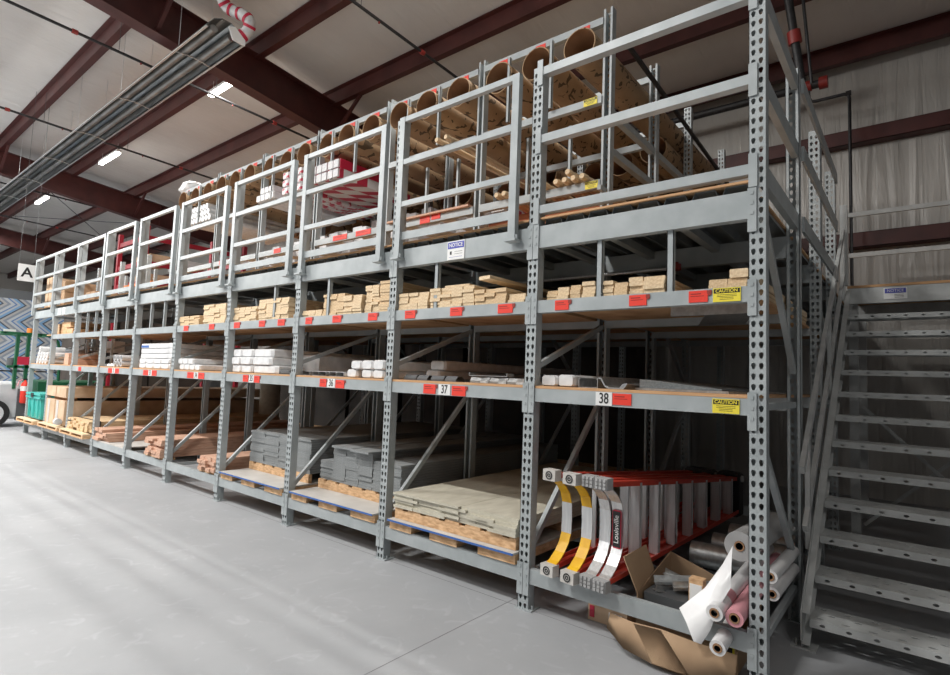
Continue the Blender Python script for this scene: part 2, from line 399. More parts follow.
def post_mesh(name, H, front=True):
    mb = MB(); P = .0508; n = int(H / P)
    sgn = 1 if front else -1
    def Pw(u, v, d): return (u, sgn * d, v)
    def Pf(u, v, d): return (PW - d, sgn * u, v)
    for i in range(n):
        z0, z1 = i * P, (i + 1) * P
        cell(mb, 0, PW / 2, z0, z1, keyhole(.021, z0 + P / 2, 1.12), Pw, .003)
        cell(mb, PW / 2, PW, z0, z1, keyhole(PW - .021, z0 + P / 2, 1.12), Pw, .003)
        cell(mb, 0, .03, z0, z1, [(.017 + .0035 * math.cos(a), z0 + P / 2 + .0045 * math.sin(a)) for a in (0.1, 1.3, 2.4, 3.6, 4.8)], Pf, .003)
    z = n * P
    a, b = sorted((0, sgn * .07)); c0, c1 = sorted((sgn * .03, sgn * .07)); e0, e1 = sorted((sgn * .067, sgn * .07))
    if z < H: mb.box(0, PW, *sorted((0, sgn * .003)), z, H)
    mb.box(0, .003, a, b, 0, H); mb.box(PW - .003, PW, c0, c1, 0, H)
    mb.box(0, .018, e0, e1, 0, H); mb.box(PW - .018, PW, e0, e1, 0, H)
    return mb.mesh(name, [M['rack']])
PM = {}
def post(H, front, parent, x, y, name='post'):
    k = (H, front)
    if k not in PM: PM[k] = post_mesh('post', H, front)
    o = bpy.data.objects.new(name, PM[k]); COL.objects.link(o); o.parent = parent
    o.location = Vector((x, y, 0)) - worldloc(parent); return o

def frame(k, y0, y1, H0, H1, label, braces, cat='rack frame', group=None):
    x = px(k)
    t = empty('upright_frame', (x, y0, 0), label, cat, group)
    if H0 > 4: post(H0, False, t, x, y0 + .07); post(H1, True, t, x, y1 - .07)
    else: post(H0, True, t, x, y0); post(H1, H1 == H0, t, x, y1 - (.07 if H1 == H0 else 0))
    for (ya, yb) in ((y0, y0 + .07), (y1 - .07, y1)):
        p = MB().box(x - .012, x + PW + .03, ya - .012, yb + .02, 0, .008)
        for bx_ in (x + PW + .018,):
            p.tube((bx_, ya + .02, .008), (bx_, ya + .02, .03), .007, 6)
        build('base_plate', p, 'rack', t)
    for (ya, za, yb, zb) in braces:
        b = MB().bar((x + PW / 2, y0 + ya, za), (x + PW / 2, y0 + yb, zb), .035, .03, (1, 0, 0)); build('brace', b, 'rack', t)
    return t
fg = 'upright frames of the grey rack'
for k in range(11):
    if k == 0:
        br = [(.06, .2, 1.0, .2), (.06, 1.15, 1.0, .36), (.06, 1.3, 1.0, 1.3), (.06, 2.33, 1.0, 1.5)]
        frame(0, 0, 1.07, 3.52, 3.46, 'corner upright frame of the grey rack, nearest the metal stairs', br)
    else:
        br = [(.06, .2, 1.0, .2), (.06, .34, 1.0, 1.26), (.06, 1.47, 1.0, 1.82), (.06, 2.3, 1.0, 2.3)]
        if k == 1: br += [(.9, 2.9, 1.0, 2.9)]
        lab = ['', 'upright frame between the first and second bays', 'upright frame between the second and third bays', 'upright frame between the third and fourth bays'][k] if k < 4 else '%s upright frame of the grey rack, counted from the stairs' % ORD[k]
        if k == 10: lab = 'end upright frame of the grey rack, beside the green truck'
        frame(k, 0, 1.07, 3.43, 4.42 if k < 8 else 3.43, lab, br)
# second row of frames behind
for k in range(6):
    x = px(k)
    H = 3.43 if k == 0 else 4.42
    place = 'beside the stair handrail' if k == 0 else 'behind the %s upright frame of the front row' % ORD[k]
    frame(k, 1.98, 3.05, H, H, 'rear row upright frame ' + place, [(.06, .3, 1.0, 1.2), (.06, 2.2, 1.0, 1.4), (.06, 1.3, 1.0, 1.3)])
for k in range(1, 5):
    x = px(k); t = empty('rear_post', (x, 4.3, 0), 'tall perforated post standing near the back wall in line with the %s upright frame' % ORD[k], 'post')
    post(4.42, True, t, x, 4.3); build('base_plate', MB().box(x - .012, x + PW + .03, 4.29, 4.39, 0, .008), 'rack', t)

# ------------------------------------------------------------------ beams
BX = {}
def beam(k, zt, h, y, depth, label, conn=True, mat='rack', tags=(), name='shelf_beam', step=True):
    xr = px(k); xl = px(k + 1) + PW
    t = empty(name, (xl, y, zt - h), label, 'rack beam')
    mb = MB()
    if step:
        mb.prism([(y, zt - h), (y + depth, zt - h), (y + depth, zt - .02), (y + depth * .65, zt - .02), (y + depth * .65, zt), (y, zt), ], xl, xr, 'x')
    else: mb.box(xl, xr, y, y + depth, zt - h, zt)
    build('beam', mb, mat, t)
    if conn:
        for s, xx in ((0, xl), (1, xr)):
            m2 = MB(); up = .03 if h < .1 else .01; dn = .07
            a, b = (xx - .036, xx + .004) if s == 0 else (xx - .004, xx + .036)
            m2.box(a, b, y - .009, y - .003, zt - h - dn, zt + up)
            for q in range(3):
                cz = zt + up - .025 - q * .05; cx = (a + b) / 2
                m2.box(cx - .007, cx + .007, y - .012, y - .009, cz - .008, cz + .008)
            build('end_connector', m2, mat, t)
    return t
def sticker(beamobj, name, x0, x1, z0, z1, mat, y=-.0025):
    return build(name, MB().box(x0, x1, y - .002, y + .002, z0, z1), mat, beamobj)
def red_tag(b, x0, x1, z0, z1, tail=True, y=-.0025):
    o = sticker(b, 'red_tag', x0, x1, z0, z1, 'red', y)
    w = x1 - x0
    l = MB(); l.box(x0 + w * .1, x1 - w * .35, y - .0026, y - .002, z1 - (z1 - z0) * .32, z1 - (z1 - z0) * .22); l.box(x0 + w * .1, x1 - w * .2, y - .0026, y - .002, z1 - (z1 - z0) * .5, z1 - (z1 - z0) * .44)
    build('printing', l, flat_dark, o)
    if tail:
        build('arrow_mark', MB().prism([(x1 - .004, z1), (x1 + .018, z1), (x1 + .018, z1 - .022), (x1 + .004, z1 - .03), (x1 - .004, z1 - .016)], y - .0024, y + .0005, 'y'), flat_dark2, o)
    return o
flat_dark = flat('tag_print', (.35, .02, .015), .6); flat_dark2 = flat('tag_arrow', (.28, .03, .02), .6)
def lines(b, x0, x1, zs, y, mat, h=.003):
    m = MB()
    for z in zs:
        m.box(x0, x1, y - .0006, y, z - h / 2, z + h / 2)
    return build('small_print', m, mat, b)
def caution(b, x0, x1, z0, z1, y=-.0025):
    o = sticker(b, 'caution_label', x0, x1, z0, z1, 'caution', y)
    H = z1 - z0; w = x1 - x0
    build('header_bar', MB().box(x0 + .004, x1 - .004, y - .003, y - .002, z1 - H * .38, z1 - H * .06), 'black', o)
    text_part('caution_text', 'CAUTION', H * .33, (x0 + x1) / 2, y - .0036, z1 - H * .225, 'caution', o, bold=.0004, sx=min(1.0, w * .88 / (H * .33 * 4.6)))
    lines(o, x0 + w * .14, x1 - w * .14, (z1 - H * .5, z1 - H * .61), y - .002, 'black', .002); lines(o, x0 + w * .25, x1 - w * .25, (z1 - H * .72, z1 - H * .83), y - .002, 'black', .002)
    return o
def notice(b, x0, x1, z0, z1, y=-.0025):
    o = sticker(b, 'notice_sign', x0, x1, z0, z1, 'paper', y)
    H = z1 - z0; w = x1 - x0
    build('header_bar', MB().box(x0 + .004, x1 - .004, y - .003, y - .002, z1 - H * .40, z1 - H * .05), 'signblue', o)
    text_part('notice_text', 'NOTICE', H * .28, (x0 + x1) / 2, y - .0036, z1 - H * .225, 'paper', o, bold=.0005, sx=min(1.1, w * .85 / (H * .28 * 3.9)))
    lines(o, x0 + w * .42, x1 - w * .12, (z1 - H * .58, z1 - H * .70), y - .002, 'black', .002)
    lines(o, x0 + w * .1, x1 - w * .12, (z1 - H * .86,), y - .002, 'signblue', .002)
    build('symbol', MB().box(x0 + w * .16, x0 + w * .26, y - .003, y - .002, z1 - H * .72, z1 - H * .54), 'black', o)
    return o
def number(b, txt, x0, x1, z0, z1, y=-.0025):
    o = sticker(b, 'number_card', x0, x1, z0, z1, 'paper', y)
    H = z1 - z0
    text_part('bay_number', txt, H * 1.12, (x0 + x1) / 2, y - .003, (z0 + z1) / 2, 'black', o, sx=.72, bold=.0008)
    return o
BM = {}
LV = [('L1', L1, .09), ('L2', L2, .081), ('L3', L3, .078), ('PF', PF, .14)]
lvname = {'L1': 'lowest beam', 'L2': 'middle shelf beam', 'L3': 'upper shelf beam', 'PF': 'deep walkway beam'}
for k in range(10):
    for n, z, h in LV:
        if n == 'L3' and k == 9: continue
        BM[n, k] = beam(k, z, h, 0, .055, 'grey %s across the front of the %s' % (lvname[n], BN[k]))
    for n, z, h in LV:
        if k < 6 or n == 'PF':
            beam(k, z, h, 1.0, .05, 'grey %s at the rear of the front row, %s' % (lvname[n], BN[k]), conn=False)
    if k < 4:
        for n, z, h in LV:
            beam(k, z, h, 1.98, .05, 'grey %s at the front of the rear row behind the %s' % (lvname[n], BN[k]), conn=False)
            if n == 'PF': beam(k, z, h, 5.9, .05, 'grey deep walkway beam against the back wall behind the %s' % BN[k], conn=False)
            beam(k, z, h, 3.0, .05, 'grey %s at the back of the rear row behind the %s' % (lvname[n], BN[k]), conn=False)
# stickers
number(BM['L2', 0], '38', -.80, -.70, 1.262, 1.337); red_tag(BM['L2', 0], -.697, -.588, 1.270, 1.333, False); caution(BM['L2', 0], -.165, -.04, 1.262, 1.332)
number(BM['L2', 1], '37', -2.02, -1.91, 1.262, 1.337); red_tag(BM['L2', 1], -2.17, -2.05, 1.265, 1.333); red_tag(BM['L2', 1], -1.895, -1.77, 1.262, 1.330)
number(BM['L2', 2], '36', -3.32, -3.215, 1.262, 1.337); red_tag(BM['L2', 2], -3.43, -3.335, 1.265, 1.333); red_tag(BM['L2', 2], -3.205, -3.09, 1.262, 1.330)
number(BM['L2', 3], '35', -4.62, -4.53, 1.262, 1.337); red_tag(BM['L2', 3], -4.74, -4.635, 1.265, 1.333); red_tag(BM['L2', 3], -4.52, -4.42, 1.262, 1.330)
for k in (4, 5, 6):
    c0 = px(k) - .66
    number(BM['L2', k], BAYN[k], c0, c0 + .1, 1.262, 1.337); red_tag(BM['L2', k], c0 - .17, c0 - .01, 1.265, 1.333, False); red_tag(BM['L2', k], c0 + .11, c0 + .25, 1.265, 1.333, False)
red_tag(BM['L2', 7], -9.95, -9.82, 1.265, 1.33, False)
for k, spans in {0: [(-1.085, -.99), (-.61, -.51), (-.285, -.19)], 1: [(-2.40, -2.29), (-1.94, -1.83), (-1.52, -1.40)], 2: [(-3.70, -3.60), (-3.30, -3.18), (-2.83, -2.72)], 3: [(-5.0, -4.88), (-4.50, -4.39), (-4.16, -4.04)], 4: [(-6.2, -6.08), (-5.56, -5.44)]}.items():
    for a, b in spans: red_tag(BM['L3', k], a, b, L3 - .068, L3 - .008)
caution(BM['L3', 0], -.165, -.035, L3 - .072, L3 - .002)
notice(BM['PF', 1], -1.99, -1.83, PF - .138, PF - .004)
sticker(BM['PF', 8], 'white_placard', -11.35, -11.2, PF - .13, PF - .01, 'paper'); sticker(BM['PF', 8], 'white_placard', -11.1, -10.95, PF - .13, PF - .01, 'paper')

# slim dividers between upper shelf beam and walkway beam
def divider(x, z0, z1, label, y=.02, w=.036, mat='rack'):
    mb = MB().box(x, x + w, y, y + .004, z0, z1); mb.box(x, x + .004, y, y + .03, z0, z1); mb.box(x + w - .004, x + w, y, y + .03, z0, z1)
    single('shelf_divider', mb, mat, label, 'divider', (x, y, z0))
for x, l in ((-.825, 'left upright grey divider on the upper shelf of the nearest bay'), (-.41, 'right upright grey divider on the upper shelf of the nearest bay'), (-2.13, 'upright grey divider on the upper shelf of the second bay'), (-3.43, 'upright grey divider on the upper shelf of the third bay'), (-4.30, 'upright grey divider on the upper shelf of the fourth bay'),
             (-7.3, 'left slim divider in the sixth bay from the stairs, upper shelf'), (-6.88, 'right slim divider in the sixth bay from the stairs, upper shelf'), (-8.6, 'left slim divider in the seventh bay from the stairs, upper shelf'), (-8.15, 'right slim divider in the seventh bay from the stairs, upper shelf'),
             (-9.85, 'left slim divider in the eighth bay from the stairs, upper shelf'), (-9.45, 'right slim divider in the eighth bay from the stairs, upper shelf')):
    divider(x, L3, PF - .14, l)
for x, l in ((-10.95, 'left divider standing on the middle shelf of the ninth bay'), (-9.7, 'divider standing on the middle shelf of the eighth bay'), (-8.5, 'divider standing on the middle shelf of the seventh bay')):
    divider(x, L2, L3 - .078, l, y=.35)

# ------------------------------------------------------------------ decks
for k in range(10):
    xl, xr = px(k + 1) + .04, px(k) + .036
    if k < 8:
        single('shelf_deck', MB().box(xl + .04, xr - .04, .002, 1.07 + 1.9, L2 + .001, L2 + .017), 'plyedge', 'plywood deck on the middle shelf of the %s' % BN[k], 'shelf deck', (xl, 0, L2))
        single('shelf_deck', MB().box(xl + .04, xr - .04, .06, 2.97, L3 - .022, L3 - .004), 'plyedge', 'plywood deck of the upper shelf in the %s' % BN[k], 'shelf deck', (xl, 0, L3 - .02))
    else:
        single('shelf_deck', MB().box(xl + .04, xr - .04, .002, .98, L2 + .001, L2 + .015), 'plyedge', 'plywood deck on the middle shelf of the %s' % BN[k], 'shelf deck', (xl, 0, L2))
    # corrugated walkway deck and plywood on it; rear reach added to darken the interior
    t = empty('walkway_deck', (xl, 0, PF), 'corrugated steel walkway deck topped with plywood above the %s' % BN[k], 'walkway deck')
    x0, x1 = px(k + 1) + (PW if k < 9 else 0), px(k); y0, y1 = .03, 6.0; P = .15; n = int(round((x1 - x0) / P)); P = (x1 - x0) / n
    prof = []
    for i in range(n):
        a = x0 + i * P
        prof += [(a, PF + .002), (a + P * .14, PF + .002), (a + P * .24, PF + .044), (a + P * .9, PF + .044)]
    prof.append((x1, PF + .002))
    m = len(prof); vs = [(x, y0, z) for x, z in prof] + [(x, y1, z) for x, z in prof] + [(x, y0, z + .003) for x, z in prof] + [(x, y1, z + .003) for x, z in prof]
    fs = []
    for i in range(m - 1):
        fs += [(i, i + 1, m + i + 1, m + i), (2 * m + i, 3 * m + i, 3 * m + i + 1, 2 * m + i + 1), (i, 2 * m + i, 2 * m + i + 1, i + 1)]
    build('corrugated_sheet', MB().add(vs, fs), 'deck_dark', t)
    build('plywood_top', MB().box(x0, min(x1, .04), .012, 6.0, PF + .048, PF + .060), 'plyedge', t)
WZ = PF + .060
for k in range(3):  # steel cross supports under the walkway
    for j, xx in enumerate((px(k) - .45, px(k) - .9)):
        single('deck_support', MB().box(xx, xx + .05, .06, 3.0, PF - .055, PF - .002), 'rack', 'steel cross support under the walkway deck, %s one in the %s' % (('right', 'left')[j], BN[k]), 'support', (xx, .06, PF - .055))
mb = MB().add([(-.49, .85, 1.795), (-.30, .34, 1.795), (-.06, .34, 1.795), (-.2, .85, 1.795), (-.49, .85, 1.80), (-.30, .34, 1.80), (-.06, .34, 1.80), (-.2, .85, 1.80)], [(0, 1, 2, 3), (7, 6, 5, 4), (0, 4, 5, 1), (1, 5, 6, 2), (2, 6, 7, 3), (3, 7, 4, 0)])
mb.box(-.49, -.06, .32, .345, 1.795, 1.867)
single('deck_support', mb, 'galv', 'bent sheet steel plate hanging under the upper shelf of the nearest bay', 'support', (-.3, .34, 1.795))

# ------------------------------------------------------------------ guard rails
t = empty('guard_rail', (px(1) + PW, -.01, WZ), 'three grey guard rails bolted between the two nearest upright frames', 'guard rail')
for z in (3.42, 2.965, 2.50):
    mb = MB().box(px(1) + PW, 0, -.004, .05, z - .052, z)
    for xx in (px(1) + .035, -.0):
        mb.box(xx, xx + .04, -.01, -.004, z - .12, z + .05)
    build('rail', mb, 'rack', t)
def panel(k):
    xl = px(k + 1) + .085; xr = px(k) - .075
    t = empty('guard_rail', (xl, -.05, 2.28), 'welded grey guard rail panel on the walkway edge above the %s' % BN[k], 'guard rail')
    for a in (xl, xr - .055):
        m = MB().box(a, a + .055, -.055, -.012, 2.29, 3.41); build('stile', m, 'rack', t)
        m = MB().box(a - .005, a + .08, -.085, -.011, 2.275, 2.29); m.box(a + .055, a + .06, -.06, -.011, 2.29, 2.35); m.tube((a + .07, -.05, 2.285), (a + .07, -.05, 2.32), .008, 6)
        build('foot_bracket', m, 'rack', t)
    for z in (3.41, 3.065, 2.73):
        build('rail', MB().box(xl + .055, xr - .055, -.052, -.015, z - .04, z), 'rack', t)
    build('toe_board', MB().box(xl + .055, xr - .055, -.03, -.018, 2.434, 2.494), 'rack', t)
for k in range(1, 7): panel(k)
xl = px(10); xr = px(7) + .03
t = empty('guard_rail', (xl, -.05, 2.28), 'long grey guard rail over the last three bays at the far end', 'guard rail')
for x in (px(10) + .02, px(9) + .02, px(8) + .02, xr - .055):
    build('stile', MB().box(x, x + .055, -.055, -.012, 2.29, 3.40), 'rack', t)
for z in (3.40, 3.04, 2.72): build('rail', MB().box(xl + .03, xr, -.05, -.016, z - .045, z), 'rack', t)
build('toe_board', MB().box(xl + .03, xr, -.03, -.018, 2.436, 2.50), 'rack', t)
# side guard rails along the stairs side
t = empty('guard_rail', (.05, .08, WZ), 'grey guard rails along the stair side of the walkway, front section', 'guard rail')
for z in (3.42, 2.965, 2.50):
    m = MB().box(.035, .070, .072, .998, z - .10, z); build('rail', m, 'rack', t)
t = empty('guard_rail', (.05, 1.1, WZ), 'grey guard rails along the stair side of the walkway, rear section', 'guard rail')
for z in (3.42, 2.965, 2.50):
    m = MB().box(.0765, .093, 1.08, 3.06, z - .10, z)
    build('rail', m, 'rack', t)
for y in (1.99, 2.97):
    build('joint_plate', MB().box(.0765, .079, y, y + .09, 2.36, 3.30), 'rack', t)

# ------------------------------------------------------------------ tall tube racks behind the walkway rail
YB = .985
TB = {}
for k in range(1, 7):
    for z, h, nm in ((4.35, .06, 'top'), (3.69, .06, 'middle'), (3.0, .07, 'low')):
        TB[nm, k] = beam(k, z, h, YB, .045, '%s beam of the tube rack above the %s' % (nm, BN[k]), conn=False, name='tube_rack_beam', step=False)
    if k < 7:
        for y, w in ((2.0, 'second'), (3.1, 'third')):
            for z in (4.33, 3.69):
                beam(k, z, .06, y, .045, '%s tube rack beam, %s line from the front, %s' % ('high' if z > 4 else 'middle', w, BN[k]), conn=False, name='tube_rack_beam', step=False)
for y0, y1, z, l in ((1.07, 3.05, 3.60, 'upper'), (1.07, 2.1, 3.28, 'lower')):
    single('depth_beam', MB().box(px(1) + .01, px(1) + .06, y0, y1, z - .06, z), 'rack', '%s grey beam running back from the second upright at the open end of the tube rack' % l, 'rack beam', (px(1), y0, z))
single('diagonal_pipe', MB().tube((-1.20, 1.25, 4.22), (-1.20, 5.4, 3.92), .022, 8), 'pipeblack', 'dark diagonal pipe running back from the top of the tube rack', 'pipe', (-1.2, 1.25, 4.2))
CAU = caution
def caution_at(b, x0, x1, z0, z1, y): return caution(b, x0, x1, z0, z1, y)
caution_at(TB['middle', 1], -1.45, -1.33, 3.632, 3.69, YB - .003); caution_at(TB['low', 1], -1.42, -1.31, 2.935, 2.995, YB - .003)
red_tag(TB['low', 2], -3.28, -3.14, 2.93, 3.0, False, YB - .003); red_tag(TB['low', 2], -3.12, -3.0, 2.95, 3.03, False, YB - .003)
for k, xs in {3: (-4.72, -4.3), 4: (-6.0, -5.4), 5: (-7.5,)}.items():
    for x in xs: red_tag(TB['low', k], x, x + (.26 if k == 3 else .16), 2.94, 3.0, False, YB - .003)
# cardboard forming tubes
tm = None
XS = [px(k) - o_ for k in range(1, 7) for o_ in (.175, .60, 1.0)]
tubeproto = None
def tube_thing(x, y, z, L, r, label, group=None):
    global tubeproto
    key = (round(L, 2), round(r, 3))
    if key not in PM:
        m = MB().hollow((0, 0, 0), (0, L, 0), r, r - .008, 32, 0, 1, 0); PM[key] = m.mesh('cardboard_tube', [M['tube'], M['tubein']])
    o = bpy.data.objects.new('cardboard_tube', PM[key]); COL.objects.link(o); o.location = (x, y, z); o.rotation_euler = (0, random.uniform(0, 6), 0)
    return tag(o, label, 'tube', group)
for i, x in enumerate(XS):
    k = 1 + i // 3; pos = ('right', 'centre', 'left')[i % 3]
    tube_thing(x, YB - .06 + random.uniform(-.02, .02), 4.135, 3.66, .145, 'open cardboard tube in the top row, %s one, %s' % (pos, BN[k]), 'cardboard tubes in the top row')
    red_tag(TB['top', k], x - .04, x + .06, 4.275, 4.325, False, YB - .003)
for i, x in enumerate(XS[:8] + XS[12:15]):
    k = 1 + int((-x - W) // W)
    tube_thing(x, 2.55 + .15 * (i % 3), 3.844, 2.1, .143, 'cardboard tube in the lower row, %.0f from the open right end of the tube rack' % (i + 1) if False else 'cardboard tube in the lower row, %s from the right' % ['first', 'second', 'third', 'fourth', 'fifth', 'sixth', 'seventh', 'eighth', 'ninth', 'tenth', 'eleventh'][i], 'cardboard tubes in the lower row')
for k in range(1, 7):   # hanging dividers
    for j, f in enumerate((.36, .70)):
        x = px(k) - W * f
        divider(x, 3.69, 4.29, '%s hanging divider of the tube rack above the %s' % (('right', 'left')[j], BN[k]), y=.93, w=.03)
        if k < 3: divider(x + .05, 3.0, 3.63, '%s divider below the middle tube rack beam above the %s' % (('right', 'left')[j], BN[k]), y=1.2, w=.03)

# ------------------------------------------------------------------ planks
UB = MB().cbox(-.5, .5, 0, 1, 0, 1, c=.02)
_pl = {}
def plank(name, x0, x1, y, z0, z1, L, mat, label, cat, group, rotz=0, jit=0.0):
    w = x1 - x0; h = z1 - z0; key = (name, mat, round(w, 3), round(h, 3), round(L, 2))
    if key not in _pl:
        _pl[key] = MB().cbox(-w / 2, w / 2, 0, L, 0, h, c=min(.003, h * .15)).mesh(name, [M[mat]])
    o = bpy.data.objects.new(name, _pl[key]); COL.objects.link(o)
    o.location = ((x0 + x1) / 2, y + random.uniform(-jit, jit), z0); o.rotation_euler = (0, 0, rotz)
    return tag(o, label, cat, group)
def stack(x0, x1, zb, zt, y, L, cols, rows, mat, name, label, cat, group, jit=.012, skip=None, gap=.0015, rag=.0):
    w = (x1 - x0) / cols; h = (zt - zb) / rows
    for r in range(rows):
        for c_ in range(cols):
            if skip and skip(c_, r, cols, rows): continue
            sh = random.uniform(-1, 1) * rag
            plank(name, x0 + c_ * w + gap + sh, x0 + (c_ + 1) * w - gap + sh, y, zb + r * h + .0004, zb + (r + 1) * h, L, mat, label, cat, group, jit=jit)
G3 = 'pine boards on the upper shelf'
st = [  # x0,x1,ztop,cols,label place
 (-1.17, -1.095, 1.952, 1, 'far left, against the upright in the nearest bay'), (-1.085, -1.005, 1.965, 1, 'second from left in the nearest bay'), (-1.0, -.93, 1.972, 1, 'third from left in the nearest bay'), (-.92, -.835, 1.988, 1, 'just left of the left divider in the nearest bay'),
 (-.785, -.72, 1.982, 1, 'just right of the left divider in the nearest bay'), (-.715, -.635, 1.965, 1, 'low, left of middle in the nearest bay'), (-.63, -.545, 1.99, 1, 'middle of the nearest bay'), (-.54, -.42, 1.985, 1, 'just left of the right divider in the nearest bay'),
 (-.20, -.015, 1.94, 2, 'beside the corner upright in the nearest bay'),
 (-2.50, -2.19, 2.02, 3, 'at the left of the second bay'), (-2.165, -1.75, 2.035, 4, 'in the middle of the second bay'), (-1.74, -1.47, 1.995, 3, 'right of middle in the second bay'), (-1.46, -1.33, 1.95, 1, 'beside the upright at the right of the second bay'),
 (-3.80, -3.50, 1.95, 3, 'low, at the left of the third bay'), (-3.49, -3.20, 2.08, 3, 'second from left in the third bay'), (-3.19, -2.95, 2.05, 2, 'middle of the third bay'), (-2.93, -2.76, 2.12, 2, 'tall, second from right in the third bay'), (-2.75, -2.60, 2.145, 1, 'tallest, at the right of the third bay'),
 (-5.10, -4.64, 2.045, 4, 'at the left of the fourth bay'), (-4.58, -4.04, 2.10, 4, 'at the right of the fourth bay'),
 (-6.39, -5.86, 2.0, 4, 'at the left of the fifth bay'), (-5.78, -5.26, 2.11, 4, 'at the right of the fifth bay')]
for i, (a, b, zt, cols, where) in enumerate(st):
    rows = max(2, int(round((zt - L3) / .024)))
    stack(a, b, L3, zt, .015 + random.uniform(0, .03), 1.9, cols, rows, ('pine', 'pine', 'pine2')[i % 3] if i else 'pine2', 'pine_board', 'pine board in the stack ' + where, 'board', 'boards in the stack ' + where, jit=.009, rag=.002)
plank('pine_board', -.095, -.01, .03, 1.9412, 1.985, 1.9, 'pine', 'thick pine board on top of the stack beside the corner upright', 'board', None)
plank('pine_board', -2.03, -1.80, .03, 2.036, 2.05, 1.9, 'pine', 'wide board lying on top of the middle stack in the second bay', 'board', None)
o = plank('pine_board', -1.70, -1.59, .0, 2.06, 2.085, 1.5, 'pine', 'slanted loose board sticking up over the stack beside the upright, second bay', 'board', None); o.rotation_euler = (math.radians(-2.0), 0, math.radians(-10))

# ------------------------------------------------------------------ lowest level: sheet goods
def skid(k, x0, x1, y0, L, lab, front=None):
    t = empty('wooden_skid', (x0, y0, L1), lab, 'skid')
    wd = x1 - x0
    for a, b in ((0, .2), (.36, .58), (.74, 1.0)):
        build('runner', MB().box(x0 + wd * a, x0 + wd * b, y0 + .02, y0 + L, L1 + .001, L1 + .058), 'skid', t)
    return t
def dunnage(x0, x1, y0, z0, z1, lab):
    t = empty('dunnage_frame', (x0, y0, z0), lab, 'dunnage'); n = 6; w = (x1 - x0) / n
    m = MB(); prof = [(x0, z0), (x1, z0), (x1, z1)]
    for i in range(n - 1, -1, -1):
        a = x0 + i * w
        prof += [(a + w * .75, z1), (a + w * .72, z1 - .016), (a + w * .45, z1 - .016), (a + w * .42, z1)]
    prof += [(x0, z1)]
    m.prism(prof, y0, y0 + .04, 'y'); build('front_rail', m, 'skid', t)
    for yy in (y0 + .6, y0 + 1.2, y0 + 1.8): build('cross_rail', MB().box(x0, x1, yy, yy + .09, z0, z1), 'skid', t)
def sheet(x0, x1, y0, z, L, lab):
    t = empty('panel_sheet', (x0, y0, z), lab, 'panel')
    build('board', MB().box(x0, x1, y0 + .004, y0 + L, z, z + .013), 'whitesheet', t)
    build('blue_edge', MB().box(x0, x1, y0, y0 + .004, z, z + .013), 'blue', t)
def deco(bay, x0, x1, yf, ys, L, tl):
    skid(bay, x0, x1, ys, L, 'rough wooden skid under the %s boards in the %s' % (tl, BN[bay]))
    sheet(x0, x1, ys - .01, L1 + .06, L, 'pale sheet with a blue front edge under the %s boards, %s' % (tl, BN[bay]))
    dunnage(x0 + .02, x1 - .02, yf, L1 + .0745, L1 + .155, 'notched timber frame carrying the %s boards in the %s' % (tl, BN[bay]))
# bay 1 beige
deco(1, -2.45, -1.315, .02, -.03, 2.4, 'beige')
z = L1 + .156
for r in range(5):
    h = .019
    xs = [-2.44, -2.19, -1.99, -1.80, -1.66, -1.50, -1.325] if r % 2 else [-2.44, -2.24, -1.93, -1.74, -1.55, -1.325]
    for i in range(len(xs) - 1):
        plank('siding_board', xs[i] + .001, xs[i + 1] - .001, random.uniform(0, .03), z + .0004, z + h, 2.4, 'beigeboard', 'beige siding board in the stack on the second bay, below its top layer', 'board', 'beige siding boards of the stack')
    z += h
plank('siding_board', -2.44, -1.80, .0, z + .0004, z + .013, 2.35, 'beigeboard', 'wide beige board on top of the beige stack, left one', 'board', None)
plank('siding_board', -1.797, -1.325, .03, z + .0004, z + .013, 2.35, 'beigeboard', 'wide beige board on top of the beige stack, right one', 'board', None)
# bay 2 grey, stepped
deco(2, -3.74, -2.62, .25, -.03, 2.6, 'grey')
zz = L1 + .156
stack(-3.72, -3.53, zz, .575, .27, 2.5, 1, 8, 'greyboard', 'composite_board', 'grey board in the low left step of the stepped stack, third bay', 'board', 'grey boards, low left step', jit=.006)
stack(-3.525, -2.98, zz, .715, .26, 2.5, 3, 14, 'greyboard', 'composite_board', 'grey board in the tall middle of the stepped stack, third bay', 'board', 'grey boards, tall middle', jit=.006)
stack(-2.975, -2.63, zz, .655, .26, 2.5, 2, 11, 'greyboard', 'composite_board', 'grey board in the right step of the stepped stack, third bay', 'board', 'grey boards, right step', jit=.006)
plank('composite_board', -3.5, -3.22, .22, .716, .735, 2.4, 'greyboard', 'loose grey board lying on top of the stepped stack, left one', 'board', None, rotz=math.radians(1))
plank('composite_board', -3.20, -2.95, .18, .716, .735, 2.4, 'greyboard', 'loose grey board lying on top of the stepped stack, right one', 'board', None, rotz=math.radians(-1))
# bay 3 grey
deco(3, -5.03, -3.90, .28, -.03, 2.6, 'grey')
stack(-5.02, -3.92, zz, .735, .29, 2.5, 4, 14, 'greyboard', 'composite_board', 'grey board in the level stack of the fourth bay', 'board', 'grey boards of the level stack', jit=.008)
